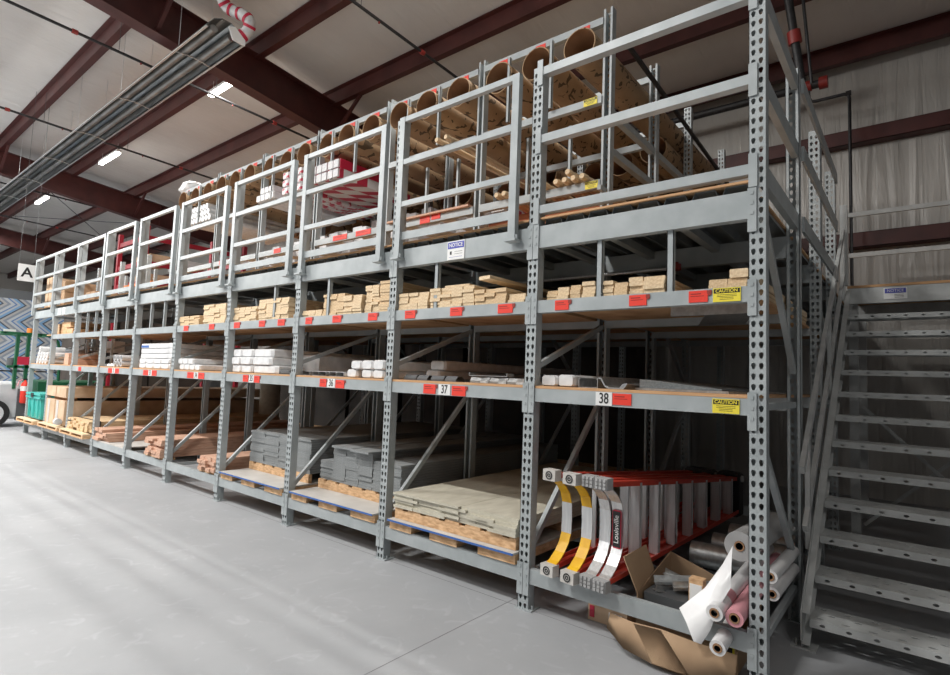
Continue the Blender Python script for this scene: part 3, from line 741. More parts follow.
# bay 4,5,6,7 lumber
stack(-5.56, -5.20, .275, .425, .0, 3.0, 4, 4, 'cedar', 'lumber_board', 'reddish board in the small low pile of the fifth bay from the stairs', 'board', 'reddish boards of the small pile', jit=.03, rag=.004)
single('skid_board', MB().box(-5.60, -5.05, .02, .14, L1 + .001, L1 + .024), 'skid', 'flat skid board under the small reddish pile', 'skid', (-5.6, .02, L1))
single('skid_board', MB().box(-5.60, -5.05, .99, 1.06, L1 + .001, L1 + .024), 'skid', 'rear flat skid board under the small reddish pile', 'skid', (-5.6, 1.7, L1))
stack(-7.03, -6.52, .275, .49, .0, 3.2, 4, 6, 'cedar', 'lumber_board', 'reddish board in the pile of the sixth bay from the stairs', 'board', 'reddish boards of the sixth bay', jit=.04, rag=.006)
single('skid_board', MB().box(-7.10, -6.48, .02, .14, L1 + .001, L1 + .024), 'skid', 'flat skid board under the reddish pile of the sixth bay', 'skid', (-7.1, .02, L1))
single('skid_board', MB().box(-7.10, -6.48, .99, 1.06, L1 + .001, L1 + .024), 'skid', 'rear flat skid board under the reddish pile of the sixth bay', 'skid', (-7.1, 1.7, L1))
single('plywood_sheet', MB().box(-8.98, -7.8, .0, 2.4, L1 + .001, L1 + .016), 'whitesheet', 'pale plywood sheet lying under the lumber of the seventh bay', 'panel', (-9, 0, L1))
stack(-8.98, -8.42, .27, .44, .0, 3.2, 4, 4, 'cedar', 'lumber_board', 'board in the lumber pile of the seventh bay, on the plywood sheet', 'board', 'boards of the seventh bay', jit=.04, skip=lambda c, r, C, R: r == R - 1 and c == C - 1, rag=.006)
def pallet(x0, x1, y0, y1, lab):
    t = empty('pallet', (x0, y0, L1), lab, 'pallet')
    for yy in (y0, (y0 + y1) / 2, y1 - .1): build('bottom_board', MB().box(x0, x1, yy, yy + .1, L1 + .001, L1 + .017), 'skid', t)
    for f in (0, .47, .94): build('stringer', MB().box(x0 + (x1 - x0) * f, x0 + (x1 - x0) * (f + .06), y0, y1, L1 + .0175, L1 + .055), 'skid', t)
    n = 6
    for i in range(n):
        a = y0 + (y1 - y0 - .1) * i / (n - 1); build('deck_board', MB().box(x0, x1, a, a + .1, L1 + .0555, L1 + .073), 'pine', t)
pallet(-10.28, -9.12, -.10, 1.0, 'light wooden pallet under the pale lumber of the eighth bay')
stack(-10.26, -9.22, .325, .50, .02, 3.2, 8, 5, 'pine2', 'lumber_board', 'pale pine board in the strapped pile of the eighth bay', 'board', 'pale pine boards of the eighth bay', jit=.03, rag=.003)
single('strap', MB().box(-10.275, -9.20, .12, .15, .501, .506).box(-10.28, -10.275, .12, .15, .325, .506).box(-9.205, -9.2, .12, .15, .325, .506), 'black', 'black strap around the pale pine pile in the eighth bay', 'strap', (-9.8, .12, .5))
single('strap_reel', MB().tube((-10.62, -.06, .40), (-10.52, -.06, .40), .055, 14).tube((-10.63, -.06, .40), (-10.51, -.06, .40), .025, 10), ['truckwhite'], 'small white strap tensioner at the corner of the pale pine pile', 'tool', (-10.55, -.06, .40))
pallet(-11.57, -10.42, -.1, 1.0, 'wooden pallet under the long cardboard boxes')
pallet(-12.86, -11.70, -.14, 1.0, 'wooden pallet under the teal bin at the far end')
def carton(x0, x1, y0, y1, z0, z1, lab, mat='carton', cat='box', group=None, name='cardboard_box', tapes=True):
    t = empty(name, (x0, y0, z0), lab, cat, group)
    build('carton_body', MB().cbox(x0, x1, y0, y1, z0, z1, c=.006), mat, t)
    if tapes:
        xm = (x0 + x1) / 2
        build('tape', MB().box(xm - .025, xm + .025, y0 - .001, y0, z0, z1).box(xm - .025, xm + .025, y0, y1, z1, z1 + .001), 'tubein', t)
    return t
carton(-11.56, -10.50, 0, 3.6, .327, .745, 'large long cardboard box on the pallet, lower one of the pair')
carton(-11.57, -10.48, 0, 3.6, .80, .97, 'flat long cardboard box resting on the larger long box')
single('spacer_board', MB().box(-11.5, -10.6, .1, .2, .7465, .7995).box(-11.5, -10.6, 2.9, 3.0, .7465, .7995), 'skid', 'spacer boards between the two long cardboard boxes', 'spacer', (-11.7, .1, .746))
for i, (xx, w) in enumerate(((-11.45, .12), (-10.95, .12))):
    single('paper_band', MB().box(xx, xx + w, -.004, -.001, .33, .74), 'whitesheet', '%s pale band on the front of the large long box' % ('left', 'right')[i], 'band', (xx, 0, .33))
t = empty('storage_bin', (-12.75, .0, .324), 'teal plastic storage bin on the pallet at the far end', 'bin')
m = MB().add([(-12.72, .02, .324), (-11.92, .02, .324), (-11.92, .85, .324), (-12.72, .85, .324), (-12.78, -.02, .76), (-11.86, -.02, .76), (-11.86, .92, .76), (-12.78, .92, .76)], [(0, 3, 2, 1), (0, 1, 5, 4), (1, 2, 6, 5), (2, 3, 7, 6), (3, 0, 4, 7), (4, 5, 6, 7)])
build('bin_body', m, 'teal', t); m = MB().box(-12.80, -11.84, -.04, .94, .70, .735).box(-12.80, -11.84, -.04, .94, .765, .80)
for x in (-12.6, -12.3, -12.0): m.box(x, x + .03, -.03, .0, .36, .70)
build('rim', m, 'teal', t); build('latch', MB().box(-12.4, -12.25, -.05, -.04, .72, .80), 'black', t)

# ------------------------------------------------------------------ middle shelf contents
ZD = L2 + .018
def wrap_pack(x0, x1, y0, L, z0, z1, lab, group=None, mat='white', name='wrapped_trim_pack', rx=0, rz=0):
    c = .012; m = MB()
    pts = [(c, 0), (x1 - x0 - c, 0), (x1 - x0, c), (x1 - x0, z1 - z0 - c), (x1 - x0 - c, z1 - z0), (c, z1 - z0), (0, z1 - z0 - c), (0, c)]
    cx, cz = (x1 - x0) / 2, (z1 - z0) / 2
    rg = []
    for f, yy in ((.82, 0), (1.0, .02), (.985, L * .33), (1.0, L * .6), (1, L - .02), (.85, L)):
        rg.append([Vector((cx + (a - cx) * f, yy, cz + (b - cz) * f)) for a, b in pts])
    m.rings(rg, 0, True, False)
    me = m.mesh(name, mats_of(mat)); o = bpy.data.objects.new(name, me); COL.objects.link(o); o.location = (x0, y0, z0); o.rotation_euler = (rx, 0, rz)
    return tag(o, lab, 'package', group)
# bay 0
wrap_pack(-1.205, -1.09, .05, 1.8, ZD, 1.425, 'white wrapped trim pack against the upright, left of two in the nearest bay')
wrap_pack(-1.085, -.97, .05, 1.8, ZD, 1.43, 'white wrapped trim pack, right of two in the nearest bay')
def channel(x0, x1, y0, L, z0, h, lab, group=None, rz=0, mat='galv', rx=0, name='metal_channel'):
    w = x1 - x0; t = .004
    m = MB().prism([(0, 0), (w, 0), (w, h), (w - .012, h), (w - .012, h - t), (w - t, h - t), (w - t, t), (t, t), (t, h - t), (.012, h - t), (.012, h), (0, h)], 0, L, 'y')
    me = m.mesh(name, mats_of(mat)); o = bpy.data.objects.new(name, me); COL.objects.link(o); o.location = (x0, y0, z0); o.rotation_euler = (rx, 0, rz)
    return tag(o, lab, 'metal channel', group)
channel(-.945, -.82, .06, 1.9, ZD, .055, 'galvanised channel lying beside the white trim packs in the nearest bay')
m = MB()
pr = [(0, .062), (.02, .062), (.045, .02), (.07, .008), (.13, .008), (.15, .03), (.175, .035), (.178, .03), (.155, .0), (.065, .0), (.04, .012), (.015, .055), (0, .055)]
m.prism([(a - .80, b + ZD) for a, b in pr], .02, 2.0, 'y')
single('gutter_profile', m, 'galv', 'bent galvanised gutter profile on the middle shelf, above number 38', 'profile', (-.8, .02, ZD))
m = MB().box(-.62, -.12, .12, 2.1, ZD, ZD + .012)
single('metal_sheet', m, 'galv', 'flat grey metal sheet lying on the middle shelf right of the gutter profile', 'sheet', (-.6, .12, ZD))
m = MB().add([(-.60, .14, ZD + .013), (-.20, .30, ZD + .013), (-.30, 2.0, ZD + .013), (-.62, 1.9, ZD + .013), (-.60, .14, ZD + .06), (-.20, .30, ZD + .02), (-.30, 2.0, ZD + .02), (-.62, 1.9, ZD + .06)], [(0, 1, 2, 3), (7, 6, 5, 4), (0, 4, 5, 1), (1, 5, 6, 2), (2, 6, 7, 3), (3, 7, 4, 0)])
single('insulation_strip', m, 'greyboard', 'dark tapering strip resting on the flat metal sheet in the nearest bay', 'strip', (-.6, .14, ZD))
# bay 1 brackets
def bracket(x, y, rz, lab, group, s=1.0, mat='galv'):
    key = ('br', s, mat)
    if key not in PM:
        m = MB(); m.strip([(0, .0), (.0, .012), (.02, .035), (.06, .035), (.08, .012), (.08, 0), (.12, 0)], 0, .09 * s, .004); m.box(0, .03, .12, .3, 0, .004); m.box(.0, .004, 0, .3, .0, .02)
        PM[key] = m.mesh('metal_bracket', [M[mat]])
    o = bpy.data.objects.new('metal_bracket', PM[key]); COL.objects.link(o); o.location = (x, y, ZD + .0005); o.rotation_euler = (0, 0, rz)
    return tag(o, lab, 'bracket', group)
for i in range(4): bracket(-2.44 + i * .14, .06, .1 * (-1) ** i, 'dark metal bracket left of the 37 card on the middle shelf', 'brackets left of the 37 card', 1.3, 'steeldark')
for i in range(6): bracket(-1.80 + i * .075, .08 + .02 * (i % 2), .25 * (-1) ** i, 'galvanised bracket in the loose heap right of the 37 card', 'loose brackets right of the 37 card', 1.0)
channel(-1.83, -1.50, .10, .08, ZD + .048, .022, 'bright metal strip lying across the loose brackets right of the 37 card')
wrap_pack(-2.50, -2.35, .35, 2.2, ZD, 1.44, 'long white pack lying deep on the shelf of the second bay, lower one')
wrap_pack(-2.50, -2.33, .40, 2.2, 1.442, 1.52, 'long white pack lying on the lower long pack, second bay')
# bay 2: six white packs + channels
for i, (a, b) in enumerate(((-3.07, -2.94), (-2.93, -2.80), (-2.79, -2.66))):
    w = ('left', 'middle', 'right')[i]
    wrap_pack(a - (.05 if i == 0 else 0), b - (.05 if i == 0 else 0), .04, 2.1, ZD, 1.425, 'white wrapped trim pack in the third bay, bottom row %s' % w, 'white packs of bay 36')
    wrap_pack(a + .01, b + .01, .03, 2.1, 1.4265, 1.497 + .004 * i, 'white wrapped trim pack in the third bay, top row %s' % w, 'white packs of bay 36')
for i in range(5):
    channel(-3.78 + i * .125, -3.67 + i * .125, .05 + .02 * (i % 2), 1.8, ZD, .036, 'galvanised channel in the row left of the white packs, third bay', 'channels of bay 36', mat=('galv', 'alu')[i % 2])
single('metal_sheet', MB().box(-3.76, -3.20, .07, 1.9, ZD + .0375, ZD + .043), 'alu', 'pale metal sheet lying on the row of channels, third bay', 'sheet', (-3.7, .07, ZD))
# bay 3: stacked long white packs
for r in range(3):
    for c_, (a, b) in enumerate(((-5.08, -4.90), (-4.89, -4.68), (-4.665, -4.30))):
        z0 = ZD + r * .082
        if r == 0: lab = 'bottom row'
        else: lab = ('', 'second row', 'top row')[r]
        if c_ == 2 and r == 0: b = -4.2
        if c_ == 0 and r == 2: pass
        wrap_pack(a, b, .05 - .015 * (r == 1), 2.2, z0, z0 + .080, 'white wrapped pack in the fourth bay, %s, %s' % (lab, ('left', 'middle', 'right')[c_]), 'white packs of bay 35')
wrap_pack(-4.5, -3.98, .35, 2.2, ZD + .0, ZD + .20, 'long white pack set back behind the black brackets, fourth bay')
for i in range(5):
    bracket(-4.18 + i * .06, .06 + .05 * (i % 2), .5 * (-1) ** i, 'black bracket in the heap beside the white packs, fourth bay', 'black brackets of bay 35', 1.0, 'steeldark')
# bay 4, 5
for r in range(2):
    for c_ in range(4):
        a = -6.39 + c_ * .135
        if c_ == 3 and r == 1: continue
        wrap_pack(a + .05 * (r == 0), a + .13 + .05 * (r == 0), .04, 2.2, ZD + r * .07, ZD + r * .07 + .068, 'small white pack in the fifth bay from the stairs, middle shelf, %s row' % ('bottom', 'top')[r], 'white packs of the fifth bay, %s row' % ('bottom', 'top')[r])
wrap_pack(-5.93, -5.32, .35, 2.2, ZD, 1.46, 'broad long white pack set back in the fifth bay, middle shelf')
for r in range(5):
    n = 4 if r < 2 else 1
    for c_ in range(n):
        a0, a1 = (-7.60, -6.62) if r >= 2 else (-7.60 + c_ * .24, -7.60 + c_ * .24 + .235)
        z0 = ZD + r * .066
        nm = ('bottom row', 'second row', 'third layer', 'fourth layer', 'top layer')[r]
        wrap_pack(a0, a1, .04, 2.3, z0, z0 + .064, 'white pack of the high pile in the sixth bay, ' + nm, 'white packs of the sixth bay, ' + nm)
o = build('blue_print', MB().box(-7.55, -7.3, .038, .042, 1.63, 1.66), 'blue', bpy.data.objects[[ob.name for ob in bpy.data.objects if ob.get('label', '').endswith('in the sixth bay, top layer')][0]])
# bays 6-9 middle shelf
for i in range(6):
    x = -8.55 + (i % 3) * .13 ; z = ZD + .045 + (i // 3) * .085
    single('pipe_roll', MB().hollow((x, .05, z), (x, 1.6, z), .043, .036, 16), 'pvc', 'grey pipe in the small bundle on the middle shelf of the seventh bay', 'pipe', (x, .05, z), 'pipes of the seventh bay')
for i in range(3):
    bracket(-9.0 + i * .15, .06, .3, 'grey bracket on the middle shelf of the seventh bay, left side', 'brackets of the seventh bay', 1.0)
carton(-11.0, -10.75, .06, .5, ZD, ZD + .10, 'small reddish box standing on the middle shelf of the ninth bay, lower one', mat='cedar', tapes=False)
carton(-10.98, -10.76, .06, .5, ZD + .102, ZD + .2, 'small reddish box on top of another on the middle shelf, ninth bay', mat='cedar', tapes=False)
for i in range(7):
    single('metal_strip', MB().box(-11.55, -11.1, .2, .7, ZD + i * .04, ZD + i * .04 + .034), 'galv', 'flat steel strip in the pile left of the small reddish boxes', 'strip', (-11.6, .2, ZD + i * .04), 'steel strips of the ninth bay')
for i in range(9):
    r = i // 4; x = -12.7 + (i % 4) * .19 + r * .06; z = ZD - .01 + .002 + .06 + r * .11
    m = MB().tube((x, .06, z), (x, .46, z), .058, 14, 0); m.tube((x, .055, z), (x, .06, z), .02, 10, 1)
    single('white_roll', m, ['white', 'rubber'], 'white roll in the heap on the middle shelf of the farthest bay', 'roll', (x, .06, z), 'white rolls of the farthest bay')
# green/white things behind, far bays: cartons on upper shelf of bay 8
for i, (a, b, z0, z1) in enumerate(((-12.05, -11.68, 1.905, 2.02), (-11.57, -11.25, 1.905, 2.02), (-11.23, -10.9, 1.905, 2.0), (-12.0, -11.7, 2.022, 2.1), (-11.55, -11.05, 2.022, 2.12))):
    if a < -11.62 and b < -11.6 and z0 < 2 and a < -12: pass
    carton(a, b, .12, .6, z0, z1, 'reddish carton on the upper shelf of the ninth bay, %s' % ('bottom left', 'bottom middle', 'bottom right', 'upper left', 'upper right')[i], mat='skid', tapes=False)
single('shelf_deck', MB().box(-12.2, -10.4, .06, .95, L3 - .004, L3 + .014), 'plyedge', 'short plywood board under the reddish cartons on the upper shelf', 'shelf deck', (-12.2, .06, L3))

# ------------------------------------------------------------------ walkway contents
for i, (a, b, y0, z0, z1, mt) in enumerate(((-12.83, -12.42, .12, 0, .33, 'carton'), (-12.80, -12.44, .12, .335, .62, 'carton'), (-12.3, -11.9, .2, 0, .3, 'card'), (-12.28, -11.92, .2, .305, .52, 'card'), (-11.4, -10.9, .4, 0, .28, 'card'), (-10.8, -10.3, .5, 0, .18, 'carton'))):
    carton(a, b, y0, y0 + .5, WZ + z0 + .001, WZ + z1, 'brown carton on the walkway near its far end, %s' % ('leftmost, lower', 'leftmost, upper', 'second stack, lower', 'second stack, upper', 'third from the left', 'low one at the right')[i], mat=mt)
single('orange_rail', MB().bar((-11.9, 1.15, 2.95), (-10.4, 1.15, 2.95), .05, .05), 'orange', 'orange beam behind the cartons on the walkway', 'beam', (-11.9, 1.1, 2.95))
for x in (-11.9, -10.45):
    single('leaning_post', MB().box(x, x + .05, 1.18, 1.23, WZ + .001, 3.2), 'rack', '%s grey post behind the orange beam' % ('left' if x < -11 else 'right'), 'post', (x, 1.2, WZ))
# red rack
t = empty('red_rack', (-14.5, 2.2, 0), 'red pallet rack standing beyond the far end of the grey rack', 'rack')
for x in (-16.4, -14.6):
    for y in (2.4, 5.0):
        build('post', MB().box(x, x + .12, y, y + .1, 0, 4.95), 'redrack', t)
for z in (3.55, 4.05, 4.7):
    for y in (2.42, 5.0):
        build('beam', MB().box(-16.3, -14.55, y, y + .05, z - .12, z), 'redrack', t)
    build('side_beam', MB().box(-14.55, -14.5, 2.5, 5.0, z - .12, z), 'redrack', t)
for i, (y, z, h) in enumerate(((2.6, 3.551, .2), (3.5, 3.551, .26), (2.6, 4.051, .22), (3.5, 4.051, .2))):
    carton(-15.8, -14.6, y, y + .6, z, z + h, 'pale carton on the red rack, %s' % ('lower shelf left', 'lower shelf right', 'upper shelf left', 'upper shelf right')[i], mat=('carton', 'pvc')[i % 2], tapes=False)
t = empty('red_rack', (-10.4, 4.4, 0), 'red rack shelving behind the grey rack near the far bays', 'rack')
for x in (-12.9, -8.9):
    build('post', MB().box(x, x + .09, 3.3, 3.38, 0, 4.5), 'redrack', t)
for z in (3.2, 3.85):
    build('beam', MB().box(-12.9, -8.85, 3.28, 3.33, z - .12, z), 'redrack', t)
for i, (y0, y1) in enumerate(((1.9, 3.5), (3.55, 5.3))):  # loads added to block light coming in past the far end
    for j, (z0, z1) in enumerate(((.02, 1.6), (1.65, 3.3))):
        t = empty('light_block_load', (-15.4, y0, z0), 'added dark load blocking side light beside the red rack, %s %s' % (('bottom', 'top')[j], ('front', 'rear')[i]), 'pallet load')
        build('load', MB().cbox(-18.6, -16.6, y0, y1, z0 + .02, z1, c=.05), 'darkload', t); build('slats', MB().box(-18.6, -16.6, y0, y0 + .1, z0 - .018, z0 + .019).box(-18.6, -16.6, y1 - .1, y1, z0 - .018, z0 + .019), 'skid', t)
for i in range(6):  # crates added to cover the brightly lit wall behind the rack
    x1 = -2.7 - i * 1.75; x0 = x1 - 1.62
    t = empty('added_dark_crate', (x0, 5.2, 0), 'added dark brown crate covering the lit back wall behind the rack, %s from the right' % ('first', 'second', 'third', 'fourth', 'fifth', 'sixth')[i], 'crate')
    build('crate_body', MB().cbox(x0, x1, 5.2, 5.85, .1, 2.1, c=.02), 'darkload', t); build('skid_rail', MB().box(x0, x1, 5.2, 5.3, 0, .0995).box(x0, x1, 5.7, 5.8, 0, .0995), 'skid', t)
# packs on tube rack
for i in range(3):
    for j in range(2):
        m = MB(); x0 = -5.28 + i * .225; z0 = 3.691 + j * .115
        t = empty('trim_pack', (x0, .93, z0), 'white trim pack with crimson ends on the middle tube rack beam, %s %s' % (('bottom', 'top')[j], ('left', 'middle', 'right')[i]), 'package', 'crimson ended packs')
        build('wrap', MB().box(x0, x0 + .22, .95, 2.1 if j == 0 else 1.6, z0, z0 + .112), 'crimson' if j else 'stripe', t)
        m = MB()
        for q in range(2): m.box(x0 + .008 + q * .107, x0 + .1 + q * .107, .925, .952, z0 + .008, z0 + .104)
        build('trim_end', m, 'pvc', t)
for i in range(4):
    wrap_pack(-6.45 + i * .11, -6.345 + i * .11, .93, 1.4, 3.691, 3.79, 'pale blue wrapped pack on the middle tube rack beam, bottom row', 'pale blue packs, bottom row')
for i in range(3):
    wrap_pack(-6.36 + i * .11, -6.255 + i * .11, .93, 1.4, 3.792, 3.88, 'pale blue wrapped pack on the middle tube rack beam, top row', 'pale blue packs, top row')
for i in range(3):
    for j in range(3):
        o = wrap_pack(-5.85 + i * .15, -5.71 + i * .15, .95, 1.35, 3.691 + j * .105, 3.79 + j * .105, 'white pack with red print leaning beside the pale blue packs', 'red printed packs', mat='redprint')
for r in range(3):
    n = 8 - r
    for c_ in range(n):
        x = -8.66 + (c_ + r / 2) * .105 + .05; z = 3.691 + .046 + r * .092
        hx = MB().tube((x, .95, z), (x, 2.4, z), .0525 if (r + c_) % 2 else .050, 6)
        single('white_tube', hx, 'white', 'white wrapped tube in the pyramid of white tubes above the seventh bay', 'tube', (x, .95, z), 'white tubes of the pyramid')
# long stock lying on the low tube rack beam
for k, mt, zt, nm in ((2, 'stripe', 3.3, 'crimson striped'), (3, 'stripe', 3.5, 'crimson striped'), (4, 'pvc', 3.45, 'grey white'), (5, 'pvc', 3.3, 'grey white')):
    n = 6; rows = 5
    for r in range(rows):
        for c_ in range(n):
            a = px(k) - 1.15 + c_ * .18
            h = (zt + .05 - 3.005) / rows
            plank('trim_board', a, a + .17, 1.15 + .25 * ((r * 2 + c_) % 3) + .22 * r, 3.002 + r * h, 3.002 + (r + 1) * h - .002, 2.4, mt if (r > 1 or mt != 'stripe') else 'pvc', '%s long trim length stacked on the low tube rack beam above the %s' % (nm if (r > 1 or mt != 'stripe') else 'plain white', BN[k]), 'trim board', '%s trim above the %s' % (nm if (r > 1 or mt != 'stripe') else 'plain white', BN[k]))
for i, (x, z) in enumerate(((-1.86, 2.84), (-1.80, 2.87), (-1.62, 2.84), (-1.56, 2.885), (-1.48, 2.845), (-1.42, 2.90), (-2.30, 2.84), (-2.22, 2.86))):
    zz_ = 3.03
    x = (-1.86, -1.78, -1.66, -1.58, -1.50, -1.42, -2.27, -2.19)[i]
    m = MB(); y0 = .92
    rg = []
    for yy, r in ((0, .022), (.03, .03), (.07, .03), (.10, .022), (.16, .03), (.3, .03), (2.4, .03)): rg.append(m.circ((x, y0 + yy, zz_ + .002), (0, 1, 0), r, 10))
    m.rings(rg); single('turned_post', m, 'pine', 'turned wooden post end on the low tube rack beam, %s' % ('left pair of the right group', 'left pair of the right group', 'middle of the right group', 'middle of the right group', 'rightmost pair, near the yellow label', 'rightmost pair, near the yellow label', 'left group', 'left group')[i], 'wooden post', (x, y0, zz_), 'turned wooden posts')
single('turned_post', (lambda m: m.rings([m.circ((-1.54, .9 + a, 3.085), (0, 1, 0), r, 10) for a, r in ((0, .022), (.04, .03), (.08, .022), (.12, .03), (2.3, .03))]))(MB()), 'pine', 'turned wooden post lying on top of the right group', 'wooden post', (-1.54, .9, 3.08))
for i, x in enumerate((-3.02, -2.90)):
    single('turned_post', (lambda m: m.rings([m.circ((x, .9 + a, 3.724), (0, 1, 0), r, 10) for a, r in ((0, .022), (.04, .032), (.08, .024), (.12, .032), (2.3, .032))]))(MB()), 'pine', 'turned wooden post on the middle tube rack beam of the third bay, %s one' % ('left', 'right')[i], 'wooden post', (x, .9, 3.72))
single('timber_plank', MB().box(-3.75, -2.62, .95, 1.12, 3.001, 3.02), 'cedar', 'thin plank lying along the low tube rack beam above the third bay', 'plank', (-3.7, .95, 3.0))
single('timber_plank', MB().box(-1.28, -.02, 2.4, 2.9, WZ + .001, WZ + .05), 'plyedge', 'low plank at the back of the walkway near the corner', 'plank', (-1.2, 2.4, WZ))
single('plywood_pile', MB().box(-2.5, -1.32, 1.12, 2.4, WZ + .001, WZ + .46), 'rust', 'reddish brown pile on the walkway under the low tube rack beam', 'pile', (-2.5, 1.15, WZ))
# crumpled white cover on top of tubes far left
m = MB(); rg = []
for i, (y, s) in enumerate(((.95, .06), (1.0, .12), (1.15, .13), (1.3, .10), (1.42, .05))):
    rg.append([Vector((-8.9 + s * 2.2 * math.cos(a) + .05 * math.sin(3 * a + i), y, 4.42 + .0 + s * .8 * math.sin(a) + .02 * math.cos(5 * a + i))) for a in [2 * PI * q / 14 for q in range(14)]])
m.rings(rg, 0, True, True); single('crumpled_wrap', m, 'white', 'crumpled white wrap lying on top of the leftmost tubes', 'wrap', (-8.9, .95, 4.42))

# ------------------------------------------------------------------ ladders in the nearest bay
def ladder(x, yel, lab, dx, rot):
    t = empty('step_ladder', (x, -.03, .30), lab, 'ladder')
    Lr = 1.78
    def rail(xx, up):
        za, zb = (.845, .70) if up else (.305, .435)
        m = MB(); w = .05 if up else .075; o = -.012 if up else .012
        m.bar((xx, -.02, za), (xx, Lr, zb), w, .006, (0, 0, 1))
        for e in (-1, 1): m.bar((xx + e * w / 2, -.02, za + o), (xx + e * w / 2, Lr, zb + o), .005, .026)
        return m
    xs = (x, x + dx)
    for i, xx in enumerate(xs):
        for up in (True, False):
            build('side_rail', rail(xx, up), 'redlad', t)
        for up in (True, False):
            zc = .838 if up else .295
            fw = min(.045, dx * .47); m = MB().box(xx - fw, xx + fw, -.07, -.01, zc - .032, zc + .032)
            if yel:
                f = build('foot', m, 'rubber', t)
                r_ = MB(); r_.hollow((xx, -.073, zc), (xx, -.069, zc), .024, .018, 16); r_.hollow((xx, -.073, zc), (xx, -.069, zc), .011, .006, 12); build('tread_ring', r_, 'black', f)
                f.data.materials[0] = M['whitesheet']
            else:
                f = build('foot', m, 'rubber', t)
                s_ = MB()
                for a in (-fw * .64, 0, fw * .64):
                    for b in (-.02, 0, .02): s_.box(xx + a - fw * .22, xx + a + fw * .22, -.078, -.07, zc + b - .007, zc + b + .007)
                build('tread_studs', s_, 'rubber', f)
        # curved corner brackets and bottom plate
        pf = [(-.03, .815), (.0, .80), (.05, .765), (.09, .72), (.11, .66)]
        pb = [(.11, .48), (.09, .43), (.05, .38), (.0, .34), (-.03, .325)]
        build('corner_bracket', MB().strip(pf, xx - .034, xx + .034, .006), 'yellow' if yel else 'alu', t)
        build('corner_bracket', MB().strip(pb, xx - .034, xx + .034, .006), 'yellow' if yel else 'alu', t)
        build('bottom_step', MB().strip([(.11, .66), (.115, .57), (.11, .48)], xx - .036, xx + .036, .005), 'alu', t)
    for i in range(7):
        yy = .30 + i * .225; f = yy / Lr
        za = .305 + (.435 - .305) * f + .01; zb = .845 + (.70 - .845) * f - .01
        m = MB(); xx = xs[1]
        m.box(xx - .035, xx + .03, yy, yy + .004, za, zb); m.box(xx + .024, xx + .03, yy, yy + .022, za, zb); m.box(xx - .035, xx - .03, yy, yy + .02, za, zb)
        build('step', m, 'alu', t)
        if i % 2 == 0: build('rear_brace', MB().box(xs[0] - .015, xs[0] + .015, yy + .1, yy + .11, za, zb), 'alu', t)
    build('top_cap', MB().cbox(x - .04, x + dx + .045, Lr - .02, Lr + .06, .40, .735, c=.02), 'black', t)
    build('hinge', MB().tube((x + dx + .045, Lr + .02, .69), (x + dx + .055, Lr + .02, .69), .025, 12), 'alu', t)
    if not yel:
        b = build('logo_plate', MB().prism([(xs[1] - .028 + .016 * 0 + a, b_) for a, b_ in ((.006, .465), (.05, .465), (.056, .475), (.056, .665), (.05, .675), (.006, .675), (0, .665), (0, .475))], .098, .1, 'y'), 'crimson', t)
        build('black_field', MB().box(xs[1] - .024, xs[1] + .024, .096, .098, .472, .668), 'black', b)
        text_part('logo_text', 'Louisville', .042, xs[1], .0955, .57, 'paper', b, facing='-z90')
    t.rotation_euler = (0, 0, rot)
    return t
ladder(-1.05, True, 'stepladder with yellow corner brackets lying on its side, left one', .145, -.13)
ladder(-.80, False, 'red stepladder with grey studded feet lying on its side', .085, -.13)

# ducts and rolls
for i, (p, q, r) in enumerate((((-.50, .78, .335), (-.10, .82, .335), .075), ((-.46, 1.12, .33), (-.02, 1.14, .33), .075), ((-.42, 1.4, .34), (.0, 1.4, .34), .085), ((-.36, 1.72, .36), (.0, 1.76, .36), .1))):
    single('duct_pipe', MB().tube(p, q, r, 28), 'galv', 'shiny galvanised duct lying across the lowest level, %s' % ('nearest of four', 'second of four', 'third of four', 'farthest of four')[i], 'duct', p)
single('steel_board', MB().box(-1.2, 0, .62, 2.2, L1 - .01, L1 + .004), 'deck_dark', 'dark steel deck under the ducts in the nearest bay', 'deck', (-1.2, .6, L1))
def roll(p, q, r, lab, mat='film', core=.5):
    p = Vector(p); q = Vector(q); d = (q - p).normalized()
    t = empty('film_roll', p, lab, 'roll')
    build('film', MB().hollow(p, q, r, r * core + .004, 28, 0, 0), mat, t)
    build('core', MB().hollow(p - d * .004, q + d * .004, r * core + .003, r * core - .004, 20, 0, 1), ['tubein', 'black'], t)
    build('core_plug', MB().tube(p + d * .12, p + d * .13, r * core - .004, 16), 'black', t)
    return t
r1 = roll((-.105, -.12, .19), (-.10, .95, .31), .036, 'white film roll pointing lowest, over the front beam')
r2 = roll((-.125, -.10, .335), (-.10, .95, .42), .038, 'white film roll with pink print resting above the lowest one')
build('pink_band', MB().hollow(Vector((-.125, -.10, .335)).lerp(Vector((-.10, .95, .42)), .14), Vector((-.125, -.10, .335)).lerp(Vector((-.10, .95, .42)), .22), .0388, .0375, 28), 'pinkwrap', r2)
r3 = roll((-.045, -.07, .325), (-.045, .95, .36), .04, 'pink wrapped roll beside the corner upright', 'pinkwrap')
r4 = roll((-.10, .26, .57), (-.06, .97, .56), .075, 'thick grey translucent roll behind the white rolls', 'greyfilm', .3)
for i in range(2):
    roll((.035, .30 + i * .05, .44 - .1 * i), (.035, .97, .42 - .1 * i), .034, 'long white roll seen between the corner posts, %s one' % ('upper', 'lower')[i])
